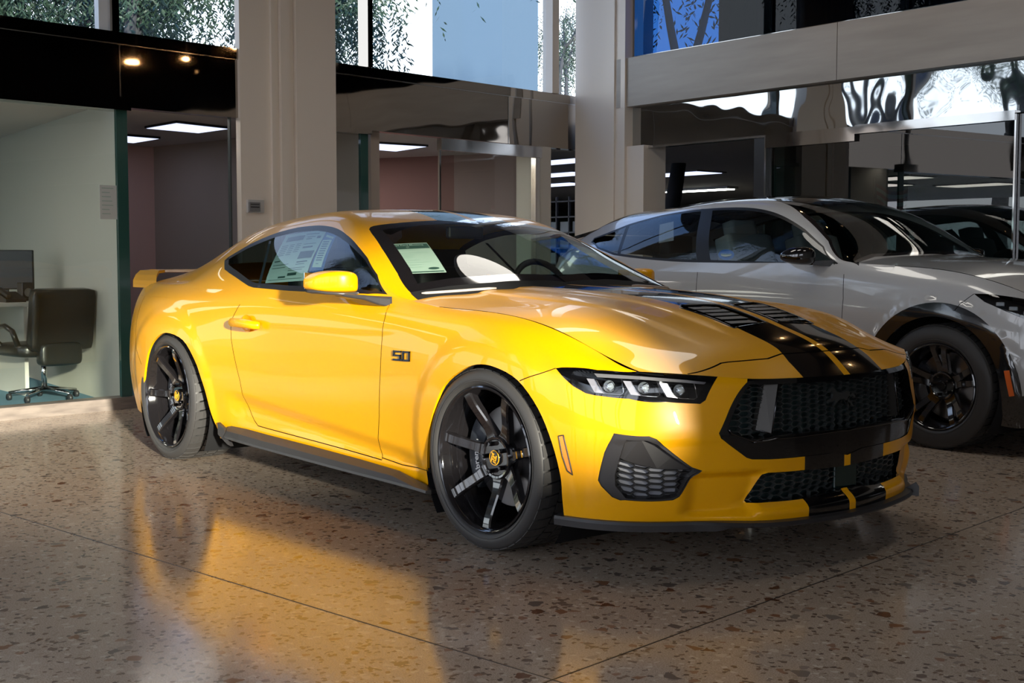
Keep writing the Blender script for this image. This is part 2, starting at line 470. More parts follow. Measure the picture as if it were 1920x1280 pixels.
m = mat('kerb', (.20, .17, .15), .35); noise_col(m, 4, (.15, .125, .11), (.26, .22, .19), stretch=(1, 1, 6))
def wavy(m, scale, st, dist=.01):
    b = m.node_tree.nodes['Principled BSDF']; tc = nd(m, 'ShaderNodeTexCoord'); n = nd(m, 'ShaderNodeTexNoise'); n.inputs['Scale'].default_value = scale; n.inputs['Detail'].default_value = 1
    bu = nd(m, 'ShaderNodeBump'); bu.inputs['Strength'].default_value = st; bu.inputs['Distance'].default_value = dist
    lk(m, tc.outputs['Object'], n.inputs['Vector']); lk(m, n.outputs[0], bu.inputs['Height']); lk(m, bu.outputs[0], b.inputs['Normal'])
m = mat('bronze', (.36, .315, .27), .03, 1.); wavy(m, 1.6, .35, .02)
m = mat('mirror_panel', (.42, .43, .43), .02, 1.); wavy(m, 2.2, .4, .02)
mat('steel', (.55, .55, .55), .12, 1.); m = mat('steel_dark', (.38, .37, .36), .06, 1.); wavy(m, 3, .3, .01)
m = mat('column', (.82, .73, .62), .38, 0, 0., .4); mat('plaster', (.64, .60, .53), .6); mat('plaster_dark', (.42, .38, .33), .7)
m = mat('travertine', (.4, .34, .29), .4); noise_col(m, 1.5, (.30, .265, .225), (.40, .36, .31), .3, .7, 6, stretch=(.6, 1, 5))
mat('green_glass', (.03, .09, .075), .08, 0, .5); glass('pane', (.94, .965, .94), 1., ior=1.5); glass('pane_clear', (.93, .96, .97), 1., ior=1.3); glass('pane_dark', (.30, .38, .38), 1., ior=1.7); glass('pane_tint', (.10, .22, .40), .35, ior=1.5)
mat('white_frame', (.7, .75, .8), .5); mat('dark_line', (.05, .06, .06), .5)
mat('office_ceiling', (.60, .52, .47), .8); mat('carpet_blue', (.10, .22, .30), .9); mat('carpet_grey', (.12, .11, .10), .9)
mat('office_green', (.52, .50, .43), .7); mat('office_pink', (.24, .13, .12), .7); mat('office_rose', (.75, .48, .41), .7); mat('office_grey', (.50, .42, .35), .7); mat('office_mauve', (.33, .25, .24), .7); mat('office_greenish', (.30, .34, .28), .7); mat('office_dark', (.10, .11, .11), .7)
mat('plastic_white', (.55, .53, .50), .4); mat('plastic_dark', (.02, .02, .022), .4); mat('plastic_grey', (.2, .2, .2), .4); mat('leather', (.010, .013, .013), .3)
mat('desk_pale', (.50, .48, .44), .5); mat('notice', (.55, .58, .55), .7); m = mat('curtain', (.045, .028, .02), .8)
mat('flag_red', (.5, .03, .03), .7); mat('flag_white', (.7, .68, .65), .7)
mat('panel_glow', (.6, .65, .75), .5, emit=(.62, .70, 1.), estr=1.2); mat('header_fill_glow', (.9, .9, .9), .5, emit=(1., .93, .86), estr=FILL_E); mat('fill_glow', (.6, .65, .75), .5, emit=(1., .93, .85), estr=OFF_E); mat('tube_glow', (.9, .9, .9), .5, emit=(.92, 1., .90), estr=14.)
mat('lamp_glow', (.9, .88, .8), .5, emit=(1., .95, .86), estr=LAMP_E); mat('spot_glow', (1, .7, .4), .5, emit=(1., .58, .25), estr=SPOT_E)
mat('ceiling_dark', (.16, .145, .13), .7)
mat('bark', (.035, .035, .04), .9); mat('leaf', (.018, .04, .022), .6); mat('plaster_shaded', (.040, .072, .115), .8); mat('ground_out', (.25, .24, .22), .9)  # outdoor plaster: the building's shade is put into this dark blue-grey

# ================================================================ yellow coupe : surfaces
def col(x, sz): return [(x, -s, z) for s, z in sz]
def colw(xs, ss, zs): return [(x, -s, z) for x, s, z in zip(xs, ss, zs)]
Z0 = [.19, .28, .38, .48, .58, .68, .78, .86, .92]
SIDE = {  # x : (s, z) rows r0..r8
 -3.45: [(.78,.21),(.80,.29),(.815,.38),(.822,.48),(.82,.58),(.812,.68),(.79,.78),(.752,.865),(.70,.922)],
 -3.10: [(.88,.20),(.895,.28),(.91,.38),(.922,.48),(.928,.58),(.923,.68),(.90,.78),(.855,.87),(.80,.93)],
 -2.72: [(.915,.19),(.93,.28),(.94,.38),(.95,.48),(.957,.58),(.953,.68),(.932,.78),(.89,.872),(.838,.935)],
 -2.40: [(.90,.18),(.915,.27),(.925,.36),(.935,.46),(.942,.56),(.940,.67),(.922,.78),(.892,.87),(.853,.93)],
 -2.10: [(.875,.17),(.89,.26),(.90,.35),(.91,.45),(.918,.56),(.920,.67),(.910,.78),(.890,.865),(.858,.93)],
 -1.80: [(.865,.17),(.878,.25),(.888,.34),(.898,.44),(.905,.55),(.907,.66),(.902,.77),(.888,.86),(.860,.93)],
 -1.40: [(.86,.17),(.875,.25),(.885,.34),(.896,.44),(.902,.55),(.904,.66),(.901,.77),(.888,.86),(.860,.93)],
 -1.00: [(.86,.17),(.875,.25),(.885,.34),(.897,.44),(.903,.55),(.906,.66),(.903,.77),(.889,.86),(.858,.93)],
 -0.65: [(.86,.17),(.88,.25),(.892,.34),(.903,.44),(.911,.55),(.914,.66),(.908,.78),(.884,.868),(.834,.915)],
 -0.40: [(.87,.17),(.89,.25),(.905,.34),(.916,.44),(.925,.56),(.927,.68),(.917,.79),(.886,.865),(.829,.898)],
 -0.10: [(.90,.17),(.92,.26),(.93,.36),(.938,.46),(.942,.57),(.940,.69),(.925,.79),(.890,.857),(.829,.889)],
  0.14: [(.91,.18),(.925,.26),(.935,.36),(.944,.46),(.947,.57),(.944,.68),(.926,.775),(.890,.836),(.829,.868)],
  0.34: [(.905,.19),(.92,.27),(.928,.36),(.934,.45),(.936,.55),(.932,.64),(.917,.72),(.883,.784),(.824,.824)],
}
sx = sorted(SIDE)
front = [
 colw([.515,.52,.522,.523,.523,.52,.515,.508,.50],[.88,.892,.90,.905,.906,.90,.886,.853,.803],[.195,.28,.37,.45,.53,.61,.68,.735,.763]),
 colw([.67,.683,.69,.695,.698,.695,.69,.682,.668],[.775,.785,.79,.795,.80,.80,.80,.797,.79],[.195,.26,.33,.40,.48,.55,.62,.675,.712]),
 colw([.785,.80,.806,.81,.812,.808,.80,.793,.78],[.62,.63,.635,.638,.64,.64,.638,.633,.628],[.195,.26,.33,.40,.48,.55,.62,.668,.698]),
 colw([.865,.878,.884,.888,.888,.884,.880,.876,.868],[.47,.475,.478,.48,.482,.482,.482,.48,.478],[.19,.26,.33,.40,.48,.55,.62,.662,.684]),
 colw([.925,.932,.936,.938,.936,.932,.930,.929,.926],[.24,.242,.244,.245,.246,.246,.246,.246,.245],[.185,.25,.32,.39,.48,.55,.61,.655,.678]),
 colw([.945,.946,.947,.947,.945,.943,.942,.941,.939],[0]*9,[.183,.25,.32,.39,.48,.55,.61,.652,.674]),
]
rear = [
 colw([-3.87]*7+[-3.87,-3.86],[0]*9,[.24,.32,.42,.52,.62,.70,.78,.86,.935]),
 colw([-3.82,-3.83,-3.83,-3.83,-3.83,-3.83,-3.83,-3.82,-3.81],[.40,.405,.41,.41,.41,.41,.40,.39,.37],[.23,.31,.41,.51,.61,.70,.78,.86,.932]),
 colw([-3.65,-3.66,-3.66,-3.66,-3.66,-3.67,-3.68,-3.69,-3.70],[.64,.665,.68,.685,.68,.675,.66,.635,.60],[.22,.30,.40,.50,.60,.69,.78,.86,.926]),
]
BP = rear+[col(x, SIDE[x]) for x in sx]+front
def arch_r(P, cx, cz): return np.hypot(P[:, 0]-cx, (P[:, 2]-cz)*1.0)
AR_F = (0.02, .330, .388); AR_R = (-2.70, .335, .395)
def band_disp(P, uv):
    P = P.copy(); x, y, z = P[:, 0].copy(), P[:, 1].copy(), P[:, 2].copy()
    side = smoothstep(.45, .25, x)*smoothstep(-3.35, -3.1, x)
    for (cx, cz, R), amp in ((AR_F, .008), (AR_R, .008)):
        r = arch_r(P, cx, cz)
        b = smoothstep(R+.13, R+.05, r)
        P[:, 1] -= amp*b*side*smoothstep(.12, .2, z)
    # lower door groove (slanted crease with a tuck under it)
    zl = .305+(-.68-x)*.075
    k = smoothstep(-.36, -.62, x)*smoothstep(-2.12, -1.90, x)
    P[:, 1] += k*.015*smoothstep(zl+.030, zl-.030, z)*smoothstep(.235, zl-.045, z)
    # soft character line along the handle
    zc = .775+(-1.77-x)*(-.012)
    kk = smoothstep(-2.2, -1.8, x)*smoothstep(-.3, -.9, x)
    P[:, 1] += kk*.004*smoothstep(zc+.004, zc-.02, z)*smoothstep(.52, .74, z)
    # bumper: shallow scoop between the side intake and the lower grille
    s = -y
    m_ = smoothstep(.415, .46, s+.25*(z-.3))*smoothstep(.70, .62, s)*smoothstep(.205, .235, z)*smoothstep(.375, .345, z)*(x > .5)
    P[:, 0] -= .030*m_
    # lip that projects under the lower grille
    P[:, 0] += .028*smoothstep(.60, .40, s)*smoothstep(.262, .215, z)*(x > .5)
    P[:, 0] -= .012*smoothstep(.50, .40, s)*smoothstep(.235, .262, z)*smoothstep(.30, .265, z)*(x > .5)
    # crease line under the headlight
    m2 = smoothstep(.50, .56, s)*smoothstep(.9, .84, s)*(x > .5)
    P[:, 0] += .006*m2*smoothstep(.46, .485, z)*smoothstep(.60, .50, z)
    return P
BAND = Net(BP, symu=(True, True), disp=band_disp)
# hood: rows (cowl -> nose), columns shutline -> centre
hx = [-.65, -.40, -.10, .14, .34, .50, .67]
r8 = {-.65: (-.65,-.834,.915), -.40: (-.40,-.829,.898), -.10: (-.10,-.829,.889), .14: (.14,-.829,.868), .34: (.34,-.824,.824), .50: (.50,-.803,.763), .67: (.668,-.79,.712)}
HP = [
 [r8[-.65], (-.68,-.70,.938), (-.66,-.56,.945), (-.61,-.40,.955), (-.57,-.235,.962), (-.55,0,.966)],
 [r8[-.40], (-.40,-.72,.916), (-.39,-.57,.928), (-.37,-.40,.948), (-.35,-.235,.957), (-.34,0,.960)],
 [r8[-.10], (-.10,-.72,.902), (-.10,-.57,.912), (-.08,-.40,.932), (-.06,-.235,.944), (-.05,0,.947)],
 [r8[.14], (.14,-.72,.882), (.15,-.57,.892), (.17,-.40,.911), (.19,-.235,.924), (.20,0,.928)],
 [r8[.34], (.35,-.71,.842), (.37,-.56,.854), (.40,-.40,.870), (.43,-.235,.882), (.44,0,.886)],
 [r8[.50], (.52,-.69,.790), (.56,-.545,.803), (.61,-.39,.815), (.65,-.235,.822), (.665,0,.826)],
 [(.62,-.795,.725), (.66,-.67,.742), (.72,-.525,.750), (.775,-.375,.755), (.82,-.23,.757), (.84,0,.757)],
 [r8[.67], (.755,-.665,.702), (.84,-.525,.688), (.895,-.38,.679), (.926,-.235,.677), (.939,0,.674)],
]
# first row behind the cowl continues the slope so the edge stays smooth
def hood_disp(P, uv):
    P = P.copy(); x = P[:, 0]; s = abs(P[:, 1])
    # raised centre dome with soft shoulders
    e = .30+.0*x
    P[:, 2] += .006*smoothstep(e+.03, e-.01, s)*smoothstep(.72, .5, x)
    # crease fanning from the cowl to the nose corner
    c = .47-.02*x
    P[:, 2] += .005*smoothstep(c+.03, c, s)*smoothstep(c-.14, c-.02, s)*smoothstep(.75, .4, x)
    return P
HOOD = Net(HP, symv=(False, True), disp=hood_disp)
# upper body: belt -> roof centre
UPX = {
 -3.45: [(.675,.935),(.655,.944),(.62,.953),(.40,.975),(0,.985)],
 -3.10: [(.765,.945),(.715,.962),(.645,.990),(.42,1.07),(0,1.13)],
 -2.72: [(.790,.965),(.710,1.030),(.620,1.095),(.40,1.19),(0,1.235)],
 -2.40: [(.795,1.02),(.690,1.13),(.610,1.195),(.38,1.275),(0,1.300)],
 -2.10: [(.785,1.05),(.665,1.20),(.595,1.255),(.36,1.312),(0,1.328)],
 -1.80: [(.785,1.06),(.655,1.23),(.588,1.285),(.35,1.327),(0,1.339)],
 -1.40: [(.785,1.07),(.660,1.22),(.592,1.268),(.35,1.303),(0,1.314)],
 -1.00: [(.808,1.02),(.762,1.08),(.683,1.108),(.39,1.168),(0,1.187)],
 -0.65: [(.822,.922),(.805,.930),(.780,.940),(.40,1.010),(0,1.028)],
 -0.40: [(.800,.880),(.780,.865),(.750,.850),(.40,.880),(0,.900)],
}
UPP = [[(-3.69,-.635,.86), (-3.70,-.60,.926), (-3.75,-.50,.93), (-3.79,-.40,.935), (-3.82,-.28,.937), (-3.85,-.12,.94), (-3.86,0,.94)]]
for x in sorted(UPX):
    UPP.append([(x, -s, z) for s, z in SIDE[x][7:9]]+[(x, -s, z) for s, z in UPX[x]])
UP = Net(UPP, symv=(False, True))
for n_ in (BAND, HOOD, UP):
    uv, P, N = (n_.sgn, n_.grid())[1] if hasattr(n_, 'sgn') else n_.grid()
    c = np.array([-1.4, 0, .5]); n_.sgn = 1 if ((P-c)*N).sum(1).mean() > 0 else -1
# ---------------------------------------------------------------- outlines
rr8 = BAND.cv[-1]; VT = BAND.v1
def clampv(uv, hi=None):
    uv = uv.copy(); uv[:, 1] = np.minimum(uv[:, 1], (hi or BAND.v1)); return uv
def ext_v(uv, d):  # push polygon beyond top edge
    return uv
# door / rocker / fender lines (photo coordinates, near side)
door_f = BAND.px([(730,562),(730,572),(722,595),(716,640),(713,700),(711,780),(713,840),(716,862)])
door_f = np.concatenate([[[door_f[0,0], VT]], door_f])
door_b = BAND.px([(716,862),(650,843),(580,824),(520,808),(484,798)])
door_r = BAND.px([(484,798),(477,788),(472,777),(462,754),(450,714),(437,657),(433.5,635),(433,615),(435,598),(447,575),(464,551)])
door_r = np.concatenate([door_r, [[door_r[-1,0]+(door_r[-1,0]-door_r[-2,0])*.35, VT]]])
dp = np.concatenate([door_f, door_b[1:], door_r[1:]])
DOOR = dp
fend_bump = BAND.px([(1043,691),(1010,701),(974,714)])
fb2 = BAND.xz([(.10,.70)]);
rock_f = BAND.px([(717,858),(754,871),(807,883)])
flare_l = BAND.px([(742,862),(754,871),(765,882),(778,900),(791,915)])
def arch_poly(A, n=40, zb=.10):
    cx, cz, R = A
    a = np.linspace(math.radians(-38), math.radians(218), n)
    pts = [(cx+R*math.cos(t), cz+R*math.sin(t)) for t in a]
    return pts
def arch_uv(A):
    pts = np.array(arch_poly(A)); zmin = .19
    uv = BAND.xz([(p[0], max(p[1], .0)) for p in pts if p[1] > .20])
    k = uv
    lo = BAND.v0
    return np.concatenate([[[k[0,0], lo]], k, [[k[-1,0], lo]]])
def arch_px(pts):
    k = BAND.px(crom(pts, 4)); return np.concatenate([[[k[0,0], BAND.v0]], k, [[k[-1,0], BAND.v0]]])
ARF = arch_px([(1057.5,966),(1054,930),(1051,893),(1035,830),(1009,766),(971,713),(928,688),(894.5,683),(865,694),(831,724),(810,779),(802,832),(801,880),(803,912)])
ARR = arch_px([(411,811),(396,775),(385,734),(376,706),(365,675),(343,637.5),(312,623.5),(292,634),(279,656),(272,690),(269.5,725),(270,755),(272,772)])
HLpx = [(1042,690),(1054,688.5),(1120,693.5),(1197,699.5),(1245,702.5),(1294,706.5),(1335,711),(1346,712.5),(1348,716),(1323,750),(1313,757),(1250,753.5),(1180,747.5),(1115,741),(1098,737),(1075,724),(1057,708)]
HL = clampv(BAND.px(HLpx), VT-.0005); HL[3:9, 1] = VT-.0002
# grille: top edge is the nose line
UC = BAND.u1
gl = BAND.px([(1348,812),(1352,822),(1400,858),(1410,861),(1442,861),(1504,856),(1560,849)])
gt = BAND.px([(1401,716)])[0]
GRI = np.concatenate([[[UC, VT], [gt[0]+.004, VT], [gt[0], gt[1]]], gl, [[UC, BAND.sy([(0,.383)])[0,1]]]])
lg = BAND.px([(1504,881),(1440,886),(1429,889),(1423,896),(1395,938),(1399,942),(1522,932)])
zt = BAND.sy([(0,.345),(0,.262)])
LGR = np.concatenate([[[UC, zt[0,1]]], lg, [[UC, zt[1,1]]]])
INTpx = [(1151,812),(1217,817.5),(1231,823),(1298,876),(1317,882),(1274,931),(1262,937.5),(1172,937.5),(1163,938),(1148,932),(1127,911),(1121,900),(1133,848)]
INT = BAND.px(INTpx)
MRK = BAND.px([(1048,817),(1057,815.5),(1064,845),(1074,890),(1064,882),(1055,855)])
STR_S = (.019, .238)
# lower yellow lip / black splitter junction at z
GROpx = [(1409,719),(1366,803),(1370,810),(1410,824),(1440,821),(1453,817),(1539,808)]
GRO = BAND.px(GROpx)
gz = BAND.sy([(0,.655),(0,.478)])
GRO = np.concatenate([[[UC, gz[0,1]], [GRO[0,0], gz[0,1]]], GRO, [[UC, gz[1,1]]]])
IPO = BAND.px([(1174,826),(1214,827),(1234,835),(1296,878),(1312,884),(1272,929),(1260,935),(1173,935),(1153,911),(1152,892),(1160,862)])
panB = [('headlight', HL), ('grille_open', GRO), ('grille_bar', GRI), ('lower_grille', LGR), ('intake_open', IPO), ('intake', INT), ('marker', MRK), ('!arch_f', ARF), ('!arch_r', ARR)]
s0 = BAND.sy([(-STR_S[0], .25), (-STR_S[0], .60), (-STR_S[1], .60), (-STR_S[1], .25)], )
ua = float(s0[:2, 0].mean()); ub = float(s0[2:, 0].mean())
STRB = [(ua, BAND.v0), (ua, VT), (ub, VT), (ub, BAND.v0)]
# bumper polygon : in front of fender/bumper seam and wheel arch
fbx = fend_bump
BUMP = [(UC, BAND.v0), (UC, VT), (HL[0,0]+.01, VT), tuple(HL[0]), tuple(fbx[1]), tuple(fbx[2]), tuple(BAND.xz([(.0,.60)])[0]), (BAND.xz([(0,.3)])[0,0], BAND.v0)]
seam_fb = np.concatenate([[HL[0]], fbx[1:]])
rear_b = [(BAND.u0, BAND.v0), (BAND.u0, VT), (BAND.xz([(-3.22,.86)])[0,0], VT), tuple(BAND.xz([(-3.12,.62)])[0]), tuple(BAND.xz([(-3.0,.5)])[0]), (BAND.xz([(-2.9,.3)])[0,0], BAND.v0)]
roc_u = BAND.xz([(-.36,.24)])[0,0]
ROCK = np.concatenate([[[BAND.xz([(-2.30,.25)])[0,0], BAND.v0]], BAND.px([(410,806),(470,803)]), BAND.px([(484,798),(520,808),(580,824),(650,843),(716,862)]), rock_f[1:], [[rock_f[-1,0]+.05, BAND.v0]]])
reg = panB+[('stripe_b', STRB), ('bumper', BUMP), ('bumper_r', rear_b), ('door', DOOR), ('rocker', ROCK), ('quarter', [(BAND.u0, BAND.v0), (BAND.u0, VT), (door_r[-1,0]+.06, VT), tuple(door_r[4]), (door_r[2,0], BAND.v0)]), ('fender', None)]
W_ = .0021
shut = np.array([[u, VT-.0005] for u in np.linspace(door_f[1,0]+.075, HL[4,0], 60)])
SEAMS_B = [(DOOR[:-1], W_), (rock_f, W_*.8), (seam_fb, W_*.8), (np.array(rear_b[2:5]), W_), (shut, .0032)]
seams = SEAMS_B
DB = panelize(BAND, reg, seams, step=.0145)
# hood net regions
hs = HOOD.px([(1294,704),(1320,694),(1352,680.5),(1365,678.5),(1440,672)])
hu, hv = HOOD.u1, HOOD.v1
hs_c = HOOD.xy([(.825,-.235),(.845,0)])
NOSE = np.concatenate([hs, hs_c[:, :], [[hu, hv], [hu, HOOD.v0]]])
NOSE[0] = [hu-.004, NOSE[0,1]]
def hline(s, x0, x1, n=14): return HOOD.xy([(x, -s) for x in np.linspace(x0, x1, n)])
st1 = hline(STR_S[0], -.54, .93); st2 = hline(.222, -.56, .80); st3 = hline(STR_S[1], .86, .925, 3)
STRH = np.concatenate([[[HOOD.u0, st1[0,1]]], st1, [[hu, st1[-1,1]], [hu, BAND and HOOD.xy([(.92,-.238)])[0,1]]], st3[::-1], st2[::-1], [[HOOD.u0, st2[0,1]]]])
VENT = HOOD.xy([(.600,-.035),(.612,-.238),(.36,-.252),(.33,-.215),(.37,-.035)])
regH = [('vent', VENT), ('stripe_n', None), ('nose', NOSE)]
# stripes split at the hood/nose seam
noseI = np.array(NOSE)
edgeH = [(np.concatenate([NOSE[:len(hs)+2]]), .0028)]
HOLEH = None
DH = panelize(HOOD, [('vent', VENT), ('stripe', STRH), ('nose', NOSE), ('hood', None)], edgeH, step=.02)
# upper regions
wn = UP.px([(769,548),(745,512),(716,466),(697,438),(692,430),(694,426),(700,423.5),(740,418.5),(812,413.5),(850,412.3)])
wt = UP.xy([(-1.228, 0)])
wb = UP.xy([(-.56,0),(-.57,-.2),(-.60,-.4),(-.64,-.6),(-.665,-.76)])
WS = np.concatenate([wt, wb, wn])
def inset_poly(pg, d):
    pg = np.array(pg); n = len(pg); out = []
    A = .5*sum(pg[i,0]*pg[(i+1)%n,1]-pg[(i+1)%n,0]*pg[i,1] for i in range(n)); sg = 1 if A > 0 else -1
    for i in range(n):
        a = pg[i]-pg[i-1]; b = pg[(i+1)%n]-pg[i]; a = a/max(np.linalg.norm(a),1e-9); b = b/max(np.linalg.norm(b),1e-9)
        na = np.array([-a[1],a[0]])*sg; nb = np.array([-b[1],b[0]])*sg; m = na+nb; m /= max(m@m*.5, .35)
        out.append(pg[i]+m*d)
    return np.array(out)
DLOpx = [(727,552),(690,551),(640,550),(540,545),(475,539),(466,536),(430,512),(421,505),(421,488),(426,483),(470,457),(520,436),(560,426),(600,422.5),(625,426),(650,440),(672,462),(690,484),(708,515)]
DLO = UP.px(DLOpx)
DLI = inset_poly(DLO, .021)
WSI = inset_poly(WS, .058); WSI = np.array([[p[0], min(p[1], UP.v1)] for p in WSI]); 
# keep glass polygon edges on the centre line
for k, p in enumerate(WS):
    if abs(p[1]-UP.v1) < 1e-3: WSI[k] = [WSI[k][0], UP.v1]
WSI[0] = [WS[0][0]-.05*(1 if WS[0][0] > WS[1][0] else -1), UP.v1]; WSI[1] = [WS[1][0]+.05*(1 if WS[0][0] > WS[1][0] else -1), UP.v1]
bk = UP.xy([(-2.45,0),(-2.45,-.25),(-2.47,-.44),(-2.55,-.50),(-2.9,-.56),(-3.15,-.58),(-3.22,-.5),(-3.25,-.25),(-3.26,0)])
BL = bk
rs1 = UP.xy([(x,-.019) for x in (-1.0,-1.4,-1.8,-2.2,-2.45)]); rs2 = UP.xy([(x,-.213) for x in (-1.0,-1.4,-1.8,-2.2,-2.45)])
RST = np.concatenate([rs1, rs2[::-1]])
bpil = UP.px([(484,541),(506,450)])
DU = panelize(UP, [('glass_ws', WSI), ('frit_ws', WS), ('glass_bl', BL), ('glass_side', DLI), ('trim_side', DLO), ('stripe_r', RST), ('cowl', UP.xy([(-.42,0),(-.60,-.0),(-.61,-.2),(-.64,-.4),(-.68,-.6),(-.70,-.76),(-.655,-.785),(-.60,-.79),(-.42,-.79)])), ('roof', None)], [], step=.02)

# ================================================================ yellow coupe : assembly
def rib(net, pl, half=.010, dep=.004):
    pl = resample(pl, .012); a = offset_pl(pl, half); b = offset_pl(pl, -half)
    if len(a) != len(b): return None
    cl = lambda q: np.stack([np.clip(q[:, 0], net.u0, net.u1), np.clip(q[:, 1], net.v0, net.v1)], 1)
    a, b = cl(a), cl(b)
    Na, Nb = net.normal(a)*net.sgn, net.normal(b)*net.sgn
    A, B = net(a)-Na*dep, net(b)-Nb*dep; n = len(A)
    return np.concatenate([A, B]), [(i, i+1, n+i+1, n+i) for i in range(n-1)]
def ribs(name, items, mt, parent):
    for net, pl in items:
        v, f = rib(net, pl); v = np.array(v)
        meshobj(name, v, f, mt, parent); meshobj(name, v*FL, [q[::-1] for q in f], mt, parent)
def shrink(data, n, dep, d=None):
    V, f, N = data[n]
    return {n: (V+(np.array(d)*dep if d is not None else -N*dep), f, N)}
def wall(name, net, loop, dep, mt, parent, d=None, dep0=0., step=.02, closed=True):
    uv = resample(loop, step, closed); P = net(uv); N = net.normal(uv)*net.sgn
    dv = np.array(d) if d is not None else -N
    n = len(P); keep = [i for i in range(n) if not (abs(P[i, 1]) < 2e-3 and abs(P[(i+1) % n, 1]) < 2e-3)]
    V = np.concatenate([P+dv*dep0, P+dv*dep]); Fc = [(i, (i+1) % n, n+(i+1) % n, n+i) for i in range(n) if i in keep and (closed or i < n-1)]
    if isinstance(parent, tuple):
        meshobj(name, V, Fc, mt, parent[0]); return meshobj(name, V*FL, [f[::-1] for f in Fc], mt, parent[1])
    m_ = 2*n; V = np.concatenate([V, V*FL]); Fc += [tuple(m_+k for k in f[::-1]) for f in Fc]
    return meshobj(name, V, Fc, mt, parent)
def hexmesh(name, net, loop, dep, mt, parent, pu=.044, pv=.026, w=.0035, th=.012, d=(-1, 0, 0), u_org=None, v_org=0., mirror=True, inset=-.004):
    loop = np.array(loop); lo = loop.min(0); hi = loop.max(0); u_org = hi[0] if u_org is None else u_org
    b = pu*.36; E_ = []
    for c in range(-int((u_org-lo[0])/pu)-2, int((hi[0]-u_org)/pu)+3):
        for r in range(int((lo[1]-v_org)/pv)-1, int((hi[1]-v_org)/pv)+2):
            cx = u_org+c*pu; cy = v_org+(r+(c % 2)*.5)*pv
            E_ += [((cx-b, cy+pv/2), (cx+b, cy+pv/2)), ((cx+b, cy+pv/2), (cx+pu-b, cy)), ((cx+b, cy-pv/2), (cx+pu-b, cy))]
    E_ = np.array(E_); mid = E_.mean(1); k = inside(loop, mid); E_ = E_[k]
    A, B = E_[:, 0], E_[:, 1]
    t = (B-A)/np.linalg.norm(B-A, axis=1, keepdims=True); nn = np.stack([-t[:, 1], t[:, 0]], 1)*w*.5
    A = A-t*w*.25; B = B+t*w*.25
    cl = lambda q: np.stack([np.clip(q[:, 0], net.u0, net.u1), np.clip(q[:, 1], net.v0, net.v1)], 1)
    d = np.array(d, float); V = []; Fc = []
    C4 = [net(cl(q)) for q in (A+nn, B+nn, B-nn, A-nn)]
    for i in range(len(A)):
        base = len(V)
        for h in (dep, dep+th):
            for q in C4: V.append(q[i]+d*h)
        Fc += [(base, base+1, base+2, base+3), (base, base+4, base+5, base+1), (base+1, base+5, base+6, base+2), (base+2, base+6, base+7, base+3), (base+3, base+7, base+4, base)]
    if isinstance(parent, tuple):
        meshobj(name, V, Fc, mt, parent[0]); return meshobj(name, [v*FL for v in V], [f[::-1] for f in Fc], mt, parent[1])
    if mirror:
        n = len(V); V = V+[v*FL for v in V]; Fc = Fc+[tuple(i+n for i in f[::-1]) for f in Fc]
    return meshobj(name, V, Fc, mt, parent)
def quadmap(net, px4, off):
    """bilinear frame on a surface from four photo corners (tl, tr, br, bl)"""
    uv = net.px(px4)
    def f(ab):
        ab = np.atleast_2d(ab); a, b = ab[:, :1], ab[:, 1:]
        q = (uv[0]*(1-a)+uv[1]*a)*(1-b)+(uv[3]*(1-a)+uv[2]*a)*b
        return net(q)+net.normal(q)*net.sgn*off
    return f
def plate(fm, rects, name, mt, parent, n=6, rev=False):
    """rects: (a0,b0,a1,b1) in the frame"""
    V = []; Fc = []
    for r in rects:
        a0, b0, a1, b1 = r; b_ = len(V)
        g = [(a0+(a1-a0)*i/n, b0+(b1-b0)*j/n) for i in range(n+1) for j in range(n+1)]
        V += list(fm(np.array(g)))
        Fc += [(b_+i*(n+1)+j, b_+i*(n+1)+j+1, b_+(i+1)*(n+1)+j+1, b_+(i+1)*(n+1)+j) for i in range(n) for j in range(n)]
    return meshobj(name, V, Fc, mt, parent)
def text_geo(s, bold=0., space=1.):
    cu = bpy.data.curves.new('t', 'FONT'); cu.body = s; cu.size = 1; cu.offset = bold; cu.space_character = space; cu.resolution_u = 2; cu.align_x = 'LEFT'
    o = bpy.data.objects.new('t', cu); COL.objects.link(o); bpy.context.view_layer.update()
    me = bpy.data.meshes.new_from_object(o.evaluated_get(bpy.context.evaluated_depsgraph_get()))
    V = np.array([tuple(v.co)[:2] for v in me.vertices]); Fc = [tuple(p.vertices) for p in me.polygons]
    bpy.data.objects.remove(o); bpy.data.curves.remove(cu); bpy.data.meshes.remove(me)
    V -= V.min(0); V /= V.max(0)
    return V, Fc
def text_on(s, fm, r, name, mt, parent, bold=0.02, space=1.):
    V, Fc = text_geo(s, bold, space); a0, b0, a1, b1 = r
    ab = np.stack([a0+(a1-a0)*V[:, 0], b1+(b0-b1)*V[:, 1]], 1)
    return meshobj(name, fm(ab), Fc, mt, parent)

